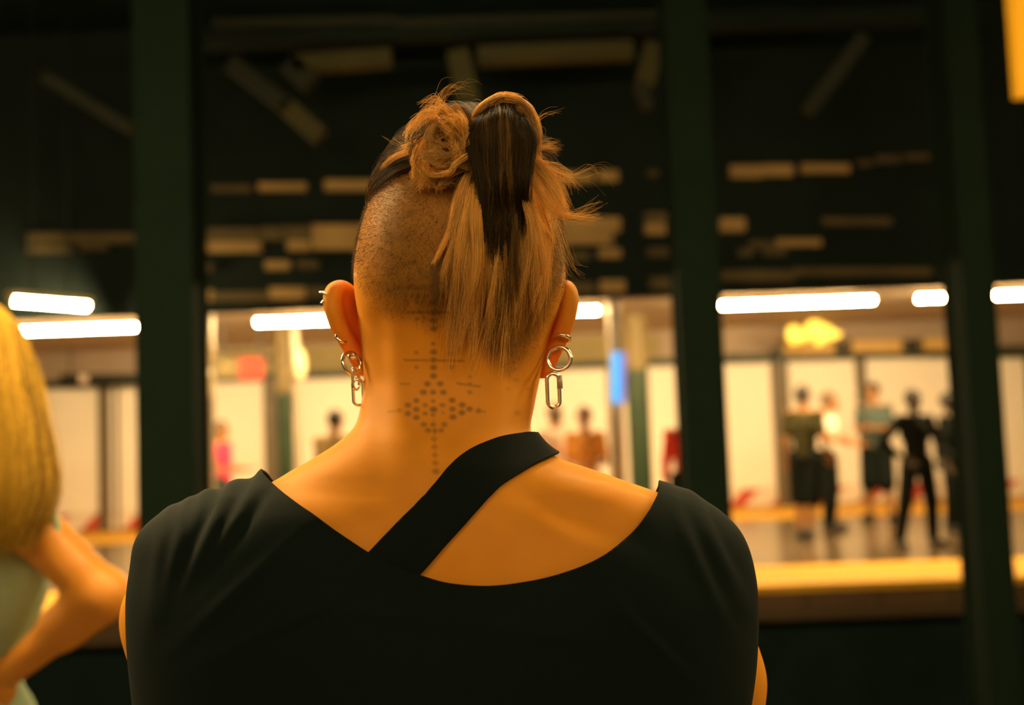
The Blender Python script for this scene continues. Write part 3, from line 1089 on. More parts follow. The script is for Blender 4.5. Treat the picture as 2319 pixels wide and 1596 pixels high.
rear = co[:, 1] < .83
head_zone = (vy < 900) & (co[:, 1] < .86) & (vx > 795) & (vx < 1292)
for v, q, c, w, tl, n in EARS:
    head_zone &= ~((np.abs((co - c) @ tl) < .046) & (((co - c) @ w) > -.008) & (((co - c) @ w) < .03) & (np.abs((co - c) @ n) < .02))
sc_k = np.where(head_zone & (rear | (vy < 560)), scalp(vx, vy), 0) * .62
edgefade = np.clip((vx - 806) / 75, .35, 1)
sc_k = (sc_k * edgefade)[:, None]
tone = tone * (1 - sc_k) + np.array([.105, .075, .028]) * sc_k
# tattoo: dots (x, y, r, strength) and lines on the nape
dots = [(982, y, 7.5, .8) for y in (685, 707, 726, 744, 797, 815, 832, 851)] + [(981, 778, 5, .7)]
dots += [(944, 685, 5, .5), (944, 722, 5, .45), (1022, 688, 6, .5), (1027, 729, 7, .4), (943, 798, 5, .5), (943, 831, 5, .5), (1022, 800, 6, .5), (1022, 831, 6, .5)]
dots += [(968, 869, 7, .8), (997, 869, 7, .8), (959, 888, 7.5, .8), (981, 888, 6.5, .75), (1004, 888, 7, .8)]
dots += [(943, 907, 6.5, .75), (981, 908, 5, .6), (1024, 906, 7, .8), (924, 917, 7, .7), (963, 917, 6, .6), (1002, 917, 6, .6), (1047, 917, 7.5, .8)]
dots += [(904, 929, 5.5, .5), (943, 927, 7, .75), (982, 927, 8, .9), (1025, 926, 7, .75), (1063, 926, 7, .8), (924, 936, 7, .75), (963, 936, 6, .6), (1003, 934, 4, .4), (1046, 934, 7.5, .8), (1084, 930, 6.5, .7)]
dots += [(943, 945, 7, .75), (981, 939, 5.5, .6), (1026, 944, 7.5, .8), (960, 961, 7, .65), (981, 961, 6.5, .65), (1006, 961, 7, .65), (970, 974, 7, .65), (985, 975, 6.5, .65), (999, 974, 6.5, .6)]
dots += [(983, 994, 6.5, .5), (984, 1012, 6.5, .5), (985, 1030, 6.5, .5), (986, 1048, 7, .55), (987, 1067, 8, .65)]
dots += [(1064, 853, 5, .4), (1064, 870, 5.5, .6), (1064, 888, 6, .5), (910, 869, 4, .4), (1170, 860, 6, .3), (1150, 880, 5, .25), (1172, 935, 7, .35), (1196, 880, 5, .25)]
dots += [(990 + 8 * math.sin(k * 2.1), 598 + k * 10, 11, .75) for k in range(8)]
lines = [(924, 707, 1034, 707, 3.0, .6), (916, 815, 1050, 817, 2.6, .55), (1036, 868, 1086, 875, 3, .5), (907, 869, 926, 869, 3, .4), (982, 950, 987, 1060, 2.2, .3),
         (888, 608, 940, 592, 5, .45), (950, 612, 975, 630, 6, .35), (896, 652, 968, 650, 5, .45), (1010, 596, 1040, 606, 5, .3), (1000, 651, 1046, 655, 6, .35), (982, 600, 986, 680, 9, .7),
         (890, 500, 935, 480, 8, .22), (880, 545, 940, 528, 8, .25), (905, 930, 880, 932, 3, .3),
         (1084, 930, 1098, 932, 3, .4)]
tz = (co[:, 1] < .78) & (vy > 400) & (vy < 1110) & (vx > 850) & (vx < 1230)
ix = np.where(tz)[0]
ink = np.zeros(len(ix))
X_, Y_ = vx[ix], vy[ix]
for x_, y_, r_, s_ in dots:
    dd = np.hypot((X_ - x_) * .8, Y_ - y_)
    ink = np.maximum(ink, s_ * np.clip(1.45 - dd / (r_ * .88), 0, 1))
for x0, y0, x1, y1, w_, s_ in lines:
    L2 = (x1 - x0) ** 2 + (y1 - y0) ** 2
    t_ = np.clip(((X_ - x0) * (x1 - x0) + (Y_ - y0) * (y1 - y0)) / L2, 0, 1)
    dd = np.hypot(X_ - x0 - t_ * (x1 - x0), Y_ - y0 - t_ * (y1 - y0))
    ink = np.maximum(ink, s_ * np.clip(1.5 - dd / w_, 0, 1))
ink = (ink * .74)[:, None]
tone[ix] = tone[ix] * (1 - ink) + np.array([.045, .050, .030]) * ink
ta = me.attributes.new('tone', 'FLOAT_COLOR', 'POINT')
ta.data.foreach_set('color', np.concatenate([tone, np.ones((nv, 1))], 1).astype(np.float32).ravel())


# ---- clothing cut out of the body's own surface
def poly_sd(px, py, poly):
    """signed distance in pixels, negative inside"""
    poly = np.asarray(poly, float)
    d = np.full(px.shape, 1e9)
    inside = np.zeros(px.shape, bool)
    n = len(poly)
    for i in range(n):
        a, b = poly[i], poly[(i + 1) % n]
        e = b - a
        t = np.clip(((px - a[0]) * e[0] + (py - a[1]) * e[1]) / (e @ e + 1e-9), 0, 1)
        d = np.minimum(d, np.hypot(px - a[0] - t * e[0], py - a[1] - t * e[1]))
        c = (a[1] > py) != (b[1] > py)
        xi = a[0] + (py - a[1]) * e[0] / (e[1] if abs(e[1]) > 1e-9 else 1e-9)
        inside ^= c & (px < xi)
    return np.where(inside, -d, d)


def smooth_poly(pts, n=14, closed=False):
    r = hermite(np.asarray(pts, float), n)
    return [tuple(p) for p in r]


def cut_garment(name, V, g, m, thick, rows=None, parent=None):
    """keep the part of the loft grid where g < 0, trimmed exactly along g = 0"""
    n, k = g.shape
    F = loft_faces(n, k)
    tri = np.concatenate([F[:, [0, 1, 2]], F[:, [0, 2, 3]]])
    vv = V.reshape(-1, 3)
    gg = g.ravel()
    s = gg[tri] < 0
    c = s.sum(1)
    full = tri[c == 3]
    nxt = len(vv)
    ev, nvts, out = {}, [], []
    def cutp(a, b):
        nonlocal nxt
        key = (min(a, b), max(a, b))
        if key not in ev:
            t = gg[a] / (gg[a] - gg[b])
            nvts.append(vv[a] + t * (vv[b] - vv[a]))
            ev[key] = nxt
            nxt += 1
        return ev[key]
    for t3, s3 in zip(tri[(c == 1) | (c == 2)].tolist(), s[(c == 1) | (c == 2)].tolist()):
        poly = []
        for i in range(3):
            a, b = t3[i], t3[(i + 1) % 3]
            if s3[i]:
                poly.append(a)
            if s3[i] != s3[(i + 1) % 3]:
                poly.append(cutp(a, b))
        if len(poly) == 3:
            out.append(poly)
        elif len(poly) == 4:
            out += [[poly[0], poly[1], poly[2]], [poly[0], poly[2], poly[3]]]
    allv = np.concatenate([vv, np.array(nvts).reshape(-1, 3)])
    allf = np.concatenate([full, np.array(out, int).reshape(-1, 3)])
    used = np.unique(allf)
    mp = np.zeros(len(allv), int)
    mp[used] = np.arange(len(used))
    o = mesh_obj(name, allv[used], mp[allf], m)
    sol = o.modifiers.new('s', 'SOLIDIFY')
    sol.thickness = thick
    sol.offset = 0
    if parent:
        o.parent = parent
        o.location = -Vector(person.location)
    return o


m_shirt = cloth('black_green_knit', (.0026, .0092, .0082), var=.15, scale=200)
m_strap = cloth('black_strap_elastic', (.0022, .0074, .0066), var=.15, scale=200)

# main top
left_edge = catmull([(604, 1080), (618, 1108), (660, 1140), (720, 1178), (785, 1220), (838, 1252)])
scoop = catmull([(838, 1252), (900, 1282), (952, 1301), (1020, 1318), (1100, 1325), (1180, 1319), (1260, 1301), (1340, 1272), (1400, 1236), (1445, 1188), (1474, 1142), (1484, 1115), (1474, 1085), (1440, 1062), (1425, 1045)])
top_poly = [tuple(p) for p in left_edge] + [tuple(p) for p in scoop[1:]] + [(1440, 900), (3200, 900), (3200, 2800), (-900, 2800), (-900, 900), (604, 900)]
g_top = poly_sd(bx, by, top_poly)
g_top = np.maximum(g_top, 1005 - by)
fold = np.zeros(bx.shape)
for k, (fx, fy, ang, amp) in enumerate(((455, 1190, 1.95, .0035), (420, 1215, 1.8, .003), (500, 1200, 2.1, .0035), (545, 1190, 2.2, .003), (385, 1240, 1.75, .0025), (1600, 1230, 1.1, .0022),
                                        (1560, 1260, 1.15, .0018), (560, 1330, 2.4, .0022), (640, 1420, 2.7, .0018), (1250, 1440, .15, .0016), (900, 1400, .1, .0016), (1450, 1420, .8, .0018))):
    fold += amp * gauss(bx, by, fx, fy, 95, 13, ang) - amp * .6 * gauss(bx, by, fx + 24 * abs(math.sin(ang)), fy + 6, 85, 11, ang)
bulge = .004 * gauss(bx, by, 500, 1100, 70, 40) + .003 * gauss(bx, by, 1560, 1100, 60, 40) + .003 * gauss(bx, by, 612, 1095, 14, 20)
TV = BV + BN * (.0062 + fold + bulge)[:, :, None]
top = cut_garment('top', TV, g_top, m_shirt, .0018, parent=person)
# strap, wide on the shoulder and crossing under the top
e1 = catmull([(740, 1345), (835, 1252), (898, 1188), (960, 1125), (1012, 1066), (1060, 1025), (1110, 1001), (1152, 990), (1190, 986), (1245, 985)])
e2 = catmull([(1330, 1000), (1259, 1036), (1196, 1066), (1140, 1098), (1092, 1146), (1050, 1194), (1000, 1248), (950, 1300), (850, 1400)])
strap_poly = [tuple(p) for p in e1] + [tuple(p) for p in e2]
g_strap = poly_sd(bx, by, strap_poly)
g_strap = np.maximum(g_strap, 984 - by)
SV = BV + BN * (.0036 + .0015 * gauss(bx, by, 1180, 1010, 40, 30))[:, :, None]
strap = cut_garment('strap', SV, g_strap, m_strap, .0016)
strap.parent = top
strap['label'] = 'wide black strap crossing the nape to the right shoulder'

# trousers and shoes below the frame
hipc = (BV[-6].mean(0))
hx = hipc[0]
pr = [('e', (hx, .77, .93), (.185, .125, .13))]
for s_ in (-1, 1):
    pr += [('c', (hx + s_ * .09, .77, .90), (hx + s_ * .10, .76, .50), .10, .075), ('c', (hx + s_ * .10, .76, .50), (hx + s_ * .11, .78, .10), .075, .06)]
v, q = blob(pr, .03, .012, lambda G, F: np.maximum(F, G[2] - .98))
o = mesh_obj('trousers', v, q, c_black)
o.parent = person
o.location = -Vector(person.location)
for s_ in (-1, 1):
    v, q = blob([('c', (hx + s_ * .11, .76, .05), (hx + s_ * .12, .94, .03), .050, .042), ('c', (hx + s_ * .11, .78, .05), (hx + s_ * .11, .78, .12), .048, .046)], .02, .008, lambda G, F: np.maximum(F, .001 - G[2]))
    o = mesh_obj('shoe', v, q, c_shoe)
    o.parent = person
    o.location = -Vector(person.location)

# ---- hair
hair_m = attr_mat('hair_strands', .55, 0, .12)
PO = -np.array(person.location)


def hobj(name, S, rad, tones=None, parent=person, taper=.35):
    if tones is None:
        tones = np.tile([.3, .18, .06], (len(S), 1))
    return curves_obj(name, np.asarray(S) + (PO if parent is person else 0), rad, hair_m, parent, taper, tones)


# shaved sides and back: short bristles standing on the scalp
sel = np.argwhere((by < 860) & (BN[:, :, 1] < .5) & (scalp(bx, by) > .02))
w_ = RNG.random(len(sel))
# sample by area: weight by cell area
ar = np.linalg.norm(np.cross(np.roll(BV, -1, 1) - BV, np.gradient(BV, axis=0)), axis=2)
aw = ar[tuple(sel.T)] * scalp(bx, by)[tuple(sel.T)]
NB = 46000
pick = sel[RNG.choice(len(sel), NB, p=aw / aw.sum())]
rp_ = BV[tuple(pick.T)] + RNG.normal(0, .0004, (NB, 3))
rn_ = BN[tuple(pick.T)]
up_limit = np.interp(bx[tuple(pick.T)], [840, 870, 930, 1000, 1010], [460, 425, 395, 410, 400])
keep = (by[tuple(pick.T)] > up_limit - 12)
rp_, rn_ = rp_[keep], rn_[keep]
nb = len(rp_)
ln = RNG.uniform(.0014, .0032, nb)[:, None]
dirn = rn_ * .75 + np.array([0, 0, -.75]) + RNG.normal(0, .35, (nb, 3))
dirn /= np.linalg.norm(dirn, axis=1, keepdims=True)
st3 = np.stack([rp_ - rn_ * .0004, rp_ + (rn_ * .5 + dirn * .5) * ln * .5, rp_ + dirn * ln], 1)
bx0, by0 = proj(rp_)
blot = .55 + .75 * np.clip(np.abs(bx0 - 955) / 130, 0, 1) + .25 * np.sin(bx0 * .045 + 2 * np.sin(by0 * .03)) * np.sin(by0 * .06)
cl = np.array([.115, .078, .028])[None] * (RNG.uniform(.5, 1.4, nb) * blot)[:, None]
hobj('shaved_hair', st3, RNG.uniform(.00004, .00009, nb), cl)


def guide_bundle(guides, n, spread, wob, offs=(0, 0), tone=(.34, .2, .07), tv=.4, k=14, spread_end=None, lmin=.82):
    """strands following random blends of neighbouring guide polylines given as (px, py, Y)"""
    G_ = []
    for g in guides:
        p = catmull(g, 10)
        s = np.linspace(0, len(p) - 1, k)
        i = np.minimum(s.astype(int), len(p) - 2)
        f = (s - i)[:, None]
        p = p[i] * (1 - f) + p[i + 1] * f
        G_.append(np.array([PW(*q) for q in p]))
    G_ = np.array(G_)
    out, tn = [], []
    for _ in range(n):
        u = RNG.random() * (len(G_) - 1) if len(G_) > 1 else 0
        i = min(int(u), max(len(G_) - 2, 0))
        f = u - i
        p = G_[i] * (1 - f) + (G_[i + 1] if len(G_) > 1 else G_[i]) * f
        se = spread if spread_end is None else spread_end
        o0 = RNG.normal(0, 1, 3) * spread
        o1 = RNG.normal(0, 1, 3) * se
        t = np.linspace(0, 1, k)[:, None]
        ph = RNG.random(3) * 6.28
        wv_ = np.sin(t * RNG.uniform(3, 9) + ph) * wob * (t * 1.0 + .2)
        L = RNG.uniform(lmin, 1.0)
        p = p + o0 * (1 - t) + o1 * t + wv_
        if L < 1:
            s = np.linspace(0, (k - 1) * L, k)
            ii = np.minimum(s.astype(int), k - 2)
            ff = (s - ii)[:, None]
            p = p[ii] * (1 - ff) + p[ii + 1] * ff
        out.append(p)
        tn.append(np.array(tone) * RNG.uniform(1 - tv, 1 + tv))
    return np.array(out), np.array(tn)


TX, TY, TD = 1118, 345, .672     # where the hair is tied
GOLD, MID, BRN, DRK = (.86, .52, .14), (.48, .28, .08), (.17, .10, .03), (.040, .029, .011)  # GOLD also paints lit strands, DRK shaded ones

# long top hair drawn up to the tie over the crown, its shade put into dark strand tones
sel = np.argwhere((by < 470) & (bx < 1300))
lim = np.interp(bx, [830, 850, 880, 930, 1000, 1100, 1290], [470, 442, 412, 392, 400, 430, 470])
sel = np.argwhere((by < lim))
aw = ar[tuple(sel.T)]
NC = 5200
pk = sel[RNG.choice(len(sel), NC, p=aw / aw.sum())]
roots = BV[tuple(pk.T)]
Cc = PW(1045, 520, .762)
Tp = PW(TX, TY + 10, TD)
S_, tn_ = [], []
kk = 12
for r0 in roots:
    a, b = r0 - Cc, Tp - Cc
    la, lb = np.linalg.norm(a), np.linalg.norm(b)
    om = math.acos(np.clip(a @ b / la / lb, -1, 1))
    t = np.linspace(0, 1, kk)
    if om < 1e-3:
        continue
    P_ = (np.sin((1 - t) * om)[:, None] * a / la + np.sin(t * om)[:, None] * b / lb) / math.sin(om)
    lift = RNG.uniform(.000, .0045)
    rad_ = la + (lb - la) * t + lift * np.sin(t * math.pi) ** .6
    S_.append(Cc + P_ * rad_[:, None] + RNG.normal(0, .0008, 3))
    tn_.append(np.array(BRN if RNG.random() < .3 else DRK) * RNG.uniform(.6, 1.3))
hobj('swept_hair', S_, .00012, np.array(tn_), taper=.8)


LK, LT = [], []


def rs(S, k=20):
    t = np.linspace(0, 1, S.shape[1])
    u = np.linspace(0, 1, k)
    return np.array([np.stack([np.interp(u, t, s[:, c]) for c in range(3)], 1) for s in S])


LMIN = .82


def lock(g, n, w0, w1, tone, wob=.0008, tv=.3):
    a, b = guide_bundle([g] if not isinstance(g[0], list) else g, n, w0, wob, tone=tone, tv=tv, k=20, spread_end=w1, lmin=LMIN)
    LK.append(a)
    LT.append(b)


# dome of the bun: dark fan rising from the tie, top light painted as a gold rim arching over it
fan = []
for u in np.linspace(0, 1, 9):
    xt = 1090 + 92 * u
    xm = 1058 + 154 * u
    xb = 1084 + 112 * u
    bul = .010 * math.sin(math.pi * (.1 + .8 * u))
    fan.append([(xt, 238 + 26 * abs(u - .5) * 2, .664), (xt * .45 + xm * .55, 262 + 24 * abs(u - .5) * 2, .656 - bul), (xm, 318, .652 - bul), (xm * .5 + xb * .5, 372, .652 - bul * .8), (xb, 420, .650 - bul * .4), (xb * .9 + 114, 480, backY(xb, 480) - .017), (xb * .7 + 343, 550, backY(xb, 550) - .012)])
lock(fan, 2600, .0012, .0016, DRK, .0009, .6)
for k in range(4):
    u = RNG.random()
    i = int(u * 7.99)
    lock([(x_ + RNG.normal(0, 3), y_, d_ - .0015) for x_, y_, d_ in fan[i]], 26, .0012, .0010, BRN, .0012)
rim = [(1064, 318, .676), (1068, 282, .668), (1086, 245, .662), (1112, 224, .660), (1142, 215, .660), (1174, 222, .663), (1200, 248, .668), (1214, 288, .674), (1214, 340, .680)]
for k in range(16):
    o_ = RNG.normal(0, 1)
    e_ = RNG.integers(6, 10)
    lock([(x_ + (x_ - 1140) * (.03 * o_) + RNG.normal(0, 1.5), y_ + 6 + (y_ - 320) * (.03 * o_), d_ + RNG.uniform(-.004, .03)) for x_, y_, d_ in rim[:e_]], 75, .0011, .0012, GOLD if k % 3 else MID, .0012)
for k in range(6):
    lock([(x_ + RNG.normal(0, 2), y_ + RNG.uniform(4, 30), d_ + RNG.uniform(-.006, .004)) for x_, y_, d_ in rim[5:]] + [(1222, 385, .678)], 40, .0010, .0012, MID, .0012)
# messy loops left of it
for k in range(74):
    a0 = RNG.uniform(-1.4, 1.6)
    rr = RNG.uniform(.35, .95)
    turn = RNG.uniform(1.0, 2.9) * (1 if RNG.random() < .6 else -1)
    cx0, cy0 = 1004 + RNG.normal(0, 15), 320 + RNG.normal(0, 24)
    dd = .650 + RNG.uniform(-.006, .018)
    g_ = [(1088 + RNG.normal(0, 6), 340 + RNG.normal(0, 16), .662)]
    for q in range(6):
        an = -a0 - turn * q / 5
        g_.append((cx0 + 58 * rr * math.cos(an) * (1 + .05 * math.sin(q * 2.1 + k)), cy0 + 66 * rr * math.sin(an) * (1 + .10 * math.sin(q * 1.7 + k * 2)), dd + .006 * math.sin(an * 2 + k)))
    tn0 = [GOLD, GOLD, MID, MID, BRN][RNG.integers(0, 5)]
    lock(g_, 42, RNG.uniform(.0007, .0013), RNG.uniform(.0010, .0022), tn0, .0018, .4)
for k in range(16):   # lower left ends hanging over the shaved part
    x0 = RNG.uniform(935, 1000)
    lock([(x0 + 18, 322 + RNG.normal(0, 10), .668), (x0 + RNG.normal(0, 6), 365, .664), (x0 + 6 + RNG.normal(0, 8), 398, .664), (x0 + 16 + RNG.normal(0, 12), 420 + RNG.uniform(-8, 14), .666)], 34, .0012, .0008, MID if k % 2 else GOLD, .0014)
hobj('bun', np.concatenate([rs(b) for b in LK]), .00013, np.concatenate(LT), taper=.7)
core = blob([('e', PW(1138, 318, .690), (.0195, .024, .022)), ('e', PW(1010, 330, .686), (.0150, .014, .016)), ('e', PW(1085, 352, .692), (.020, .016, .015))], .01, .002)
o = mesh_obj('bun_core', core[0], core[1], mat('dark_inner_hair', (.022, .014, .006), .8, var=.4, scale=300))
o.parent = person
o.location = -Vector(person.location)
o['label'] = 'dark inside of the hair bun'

# tail: locks falling from the tie down over head and nape
LK, LT = [], []


def tailg(x0, y0, pts, lift0=.018, lift1=.005):
    g = [(x0, y0, TD - .004)]
    n = len(pts)
    for i, (x_, y_) in enumerate(pts):
        f = (i + 1) / n
        g.append((x_, y_, backY(x_, y_) - (lift0 * (1 - f) + lift1 * f)))
    return g


def fall(xm, xe, ye, curl=0, x0=None, lift=.018, l1=.004, y0=368):
    """lock leaving the tie, at xm half way down, ending at (xe, ye)"""
    x0 = 1070 + (xm - 1000) * .42 if x0 is None else x0
    ym = y0 + (ye - y0) * .45
    return tailg(x0, y0 + RNG.normal(0, 6), [((x0 * .45 + xm * .55), y0 + (ye - y0) * .2), (xm, ym), (xm * .45 + xe * .55 - curl, ym * .5 + ye * .5), (xe, ye)], lift, l1)


# light veil
LMIN = .58
for k in range(30):
    xm = RNG.uniform(1025, 1105)
    lock(fall(xm, xm - RNG.uniform(0, 40), RNG.uniform(680, 870), RNG.normal(-6, 8)), 56, .0016, RNG.uniform(.0008, .0020), [GOLD, GOLD, MID][RNG.integers(0, 3)], .0014)
for k in range(26):
    xm = RNG.uniform(1105, 1190)
    lock(fall(xm, xm - RNG.uniform(-10, 50), RNG.uniform(660, 860), RNG.normal(-4, 8), lift=.014), 46, .0016, RNG.uniform(.001, .0024), [GOLD, GOLD, MID, BRN][RNG.integers(0, 4)], .0014)
for k in range(30):
    xm = RNG.uniform(1185, 1255)
    lock(fall(xm, xm + RNG.uniform(-60, 12), RNG.uniform(560, 800), RNG.normal(-2, 6), x0=RNG.uniform(1150, 1190)), 46, .0016, RNG.uniform(.0009, .0022), [GOLD, GOLD, MID][RNG.integers(0, 3)], .0014)
LMIN = .8
# pointed locks at the left of the tail
for xm, xe, ye, n_ in ((1035, 978, 604, 130), (1028, 985, 590, 110), (1045, 1000, 628, 110), (1040, 1012, 560, 90), (1052, 1024, 640, 80)):
    lock(fall(xm, xe, ye, -10, x0=1075, lift=.020), n_, .0016, .0005, GOLD, .0009)
# brighter s-curved lock over the nape
lock(tailg(1092, 372, [(1078, 470), (1080, 580), (1072, 650), (1055, 720), (1040, 790)], .022, .006), 240, .0020, .0008, GOLD, .0010)
lock(tailg(1092, 372, [(1082, 470), (1090, 580), (1082, 660), (1062, 730)], .022, .007), 160, .0018, .0008, (.74, .40, .08), .0010)
lock(tailg(1120, 372, [(1128, 560), (1118, 640), (1108, 700), (1118, 740)], .016, .006), 90, .0012, .0008, GOLD, .0010)
# dark centre, shade of the bun put into the strand tones
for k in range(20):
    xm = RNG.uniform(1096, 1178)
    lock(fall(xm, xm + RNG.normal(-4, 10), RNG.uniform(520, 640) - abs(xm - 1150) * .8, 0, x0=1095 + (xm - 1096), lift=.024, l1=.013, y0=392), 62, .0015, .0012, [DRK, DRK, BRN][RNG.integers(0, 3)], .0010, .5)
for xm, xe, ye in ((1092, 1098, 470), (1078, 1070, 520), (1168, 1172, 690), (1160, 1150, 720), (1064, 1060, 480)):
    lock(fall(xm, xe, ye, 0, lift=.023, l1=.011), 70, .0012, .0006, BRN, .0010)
# light piece at the right of the dark centre
for k in range(13):
    lock(fall(1200 + RNG.normal(0, 9), 1236 + RNG.normal(0, 12), 590 + RNG.normal(0, 40), 0, x0=1142 + k * 2, lift=.036, l1=.012, y0=376), 60, .0010, .0012, GOLD, .0010)
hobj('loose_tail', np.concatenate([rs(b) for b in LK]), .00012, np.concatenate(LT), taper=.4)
# flyaway hair, right and left
FL = []
FT = []
def fly(gs, n, sp=.001, wob=.0015, tone=GOLD, se=None):
    a, b = guide_bundle(gs, n, sp, wob, tone=tone, tv=.3, k=18, spread_end=se)
    FL.append(a); FT.append(b)
fly([[(1190, 330, .675), (1225, 322, .672), (1262, 316, .670)], [(1195, 345, .675), (1235, 338, .67), (1275, 344, .668)]], 60, .001, .0015, se=.002)
fly([[(1200, 350, .675), (1235, 380, .67), (1262, 420, .67), (1275, 470, .672)], [(1190, 360, .67), (1230, 410, .668), (1262, 460, .668), (1285, 500, .67)]], 420, .002, .0016, se=.003)
fly([[(1195, 380, .67), (1225, 440, .668), (1262, 480, .668), (1320, 492, .67), (1358, 488, .672)]], 60, .0012, .0014, se=.0022)
fly([[(1200, 400, .67), (1240, 470, .668), (1290, 490, .67), (1330, 478, .672), (1370, 462, .675)]], 26, .001, .002, se=.003)
fly([[(1200, 330, .67), (1250, 385, .668), (1300, 395, .67), (1345, 375, .672), (1375, 400, .675)]], 10, .001, .002, se=.004)
fly([[(1200, 290, .672), (1222, 268, .67), (1245, 275, .67)], [(1205, 285, .672), (1240, 250, .67), (1285, 236, .67)]], 9, .0008, .001, se=.002)
fly([[(1215, 350, .67), (1240, 440, .67), (1265, 520, .675), (1290, 600, .685), (1320, 622, .69)]], 22, .002, .002, se=.004)
fly([[(1180, 345, .67), (1220, 360, .668), (1262, 372, .668), (1285, 395, .668)], [(1200, 370, .67), (1245, 400, .668), (1290, 418, .668), (1305, 450, .67)]], 90, .0012, .002, se=.004)
fly([[(950, 300, .67), (930, 318, .668), (918, 300, .668)], [(945, 330, .67), (895, 330, .668), (852, 318, .668)]], 9, .001, .001, se=.002)
fly([[(1000, 250, .66), (1015, 215, .66), (1050, 205, .66), (1075, 222, .66)], [(960, 280, .66), (990, 225, .66), (1020, 190, .66), (1060, 200, .66)]], 16, .0012, .002, se=.004)
fly([[(930, 340, .67), (885, 362, .69), (856, 400, .72), (842, 440, .75), (840, 480, .76)]], 60, .0015, .0008, se=.0012)
FLc = np.concatenate(FL)
hobj('flyaway_hair', FLc, .000085, np.concatenate(FT), taper=.35)
# crown hair band at left: rim light painted gold, shade below painted dark
r1 = guide_bundle([[(842, 440, .756), (850, 402, .742), (874, 364, .722), (909, 336, .700), (953, 322, .684), (1020, 320, .676), (1090, 335, .672)],
                   [(850, 442, .750), (860, 407, .735), (884, 373, .715), (918, 346, .695), (960, 330, .682), (1020, 324, .676), (1090, 338, .672)]], 1500, .0011, .0008, tone=GOLD, tv=.4, k=18)
r2 = guide_bundle([[(862, 446, .728), (882, 425, .712), (910, 405, .698), (945, 388, .688), (985, 378, .68), (1030, 370, .674), (1090, 355, .67)],
                   [(858, 430, .736), (874, 400, .720), (898, 374, .705), (930, 354, .690), (972, 344, .682), (1025, 342, .676), (1090, 350, .67)]], 2400, .0014, .0008, tone=DRK, tv=.5, k=18)
hobj('crown_rim_hair', np.concatenate([r1[0], r2[0]]), .00013, np.concatenate([r1[1], r2[1]]), taper=.7)

# ---- earrings
m_silver = mat('polished_silver', (.85, .80, .72), .16, 1.0, var=.03)


def ring_mesh(c, R_, r_, nrm, up=(0, 0, 1), sx=1.0, sz=1.0, straight=0.0, gap=0):
    """ring of section radius r_ around c; straight stretches it into a link"""
    nrm = Vector(nrm).normalized()
    u = Vector(up)
    u = (u - nrm * u.dot(nrm)).normalized()
    w = u.cross(nrm)
    N1, N2 = 48, 12
    V, F = [], []
    for i in range(N1):
        a = 2 * math.pi * i / N1
        ca, sa = math.cos(a), math.sin(a)
        ctr = Vector(c) + w * (R_ * sx * ca) + u * (R_ * sz * sa + math.copysign(straight / 2, sa))
        rd = (w * ca + u * sa).normalized()
        for j in range(N2):
            b = 2 * math.pi * j / N2
            V.append(tuple(ctr + rd * (r_ * math.cos(b)) + nrm * (r_ * math.sin(b))))
    for i in range(N1):
        for j in range(N2):
            F.append((i * N2 + j, ((i + 1) % N1) * N2 + j, ((i + 1) % N1) * N2 + (j + 1) % N2, i * N2 + (j + 1) % N2))
    return V, F


def ring(name, par, *a, **k):
    V, F = ring_mesh(*a, **k)
    o = mesh_obj(name, V, F, m_silver)
    o.parent = par
    if par is person:
        o.location = -Vector(person.location)
    return o


# left ear, from the top of the rim down
ring('ear_cuff', person, PW(739, 664, .752), .0052, .0007, (.3, -.2, 1))
ring('ear_cuff', person, PW(741, 680, .752), .0052, .0007, (-.25, -.3, 1))
e = ring('stud_hoop', person, PW(775, 763, .752), .0046, .0013, (.5, -.6, .5))
MB()
e = ring('hoop_earring', person, PW(797, 822, .750), .0088, .0014, (.75, -.62, .25))
ring('hoop_bead', e, PW(800, 806, .744), .0030, .0014, (.2, -.5, 1))
ring('chain_link', e, PW(806, 856, .750), .0036, .0011, (.85, -.5, 0), straight=.010)
ring('chain_link', e, PW(811, 888, .750), .0038, .0012, (.35, -.9, .1), straight=.012)
# right ear
ring('stud_hoop', person, PW(1272, 766, .750), .0062, .0013, (.15, .35, 1))
e = ring('hoop_earring', person, PW(1266, 812, .748), .0088, .0016, (-.25, -1, .12))
ring('chain_link', e, PW(1253, 884, .748), .0046, .0015, (.12, -1, 0), straight=.016)
MB_ = MB().bar(PW(1267, 850, .747), PW(1268, 880, .747), .0022, 12)
o = MB_.obj('link_screw', m_steel, None, smooth=True)
o.parent = e

# ================================================================== other people
def ground(px, py_guess, Y):
    p = PW(px, py_guess, Y)
    return (p[0], Y, 0.0)


# right hand group on the far platform
figure('man in olive shirt and black shorts, leftmost of the right group', ground(1834, 1200, 11.5), math.radians(150), 1.76, skin_far, c_olive, c_black,
       dict(knL=(.05, 0, 0), anL=(.10, .0, 0), toL=(.12, 0, 0), knR=(0, -.02, 0), wrL=(0, -.05, .05), elL=(.0, .03, 0)), legs='long shorts', sleeve=.7)
figure('person in white shirt and dark jeans behind the man in olive', ground(1884, 1190, 12.3), math.radians(60), 1.70, skin_far, c_white, c_black,
       dict(head=(0, -.06, -.02), chest=(0, -.03, 0), elR=(0, -.12, .03), wrR=(-.05, -.30, .20), elL=(0, -.10, .03), wrL=(.06, -.28, .20)), sleeve=.6, hair=h_brown)
def pack(root, J, s, garment):
    garment('backpack', [('e', J['chest'] + (0, .19, -.02), (.14, .09, .21)), ('c', J['shL'] + (.05, .02, .02), J['chest'] + (-.1, .16, .12), .024, .024), ('c', J['shR'] + (-.05, .02, .02), J['chest'] + (.1, .16, .12), .024, .024)], c_black)
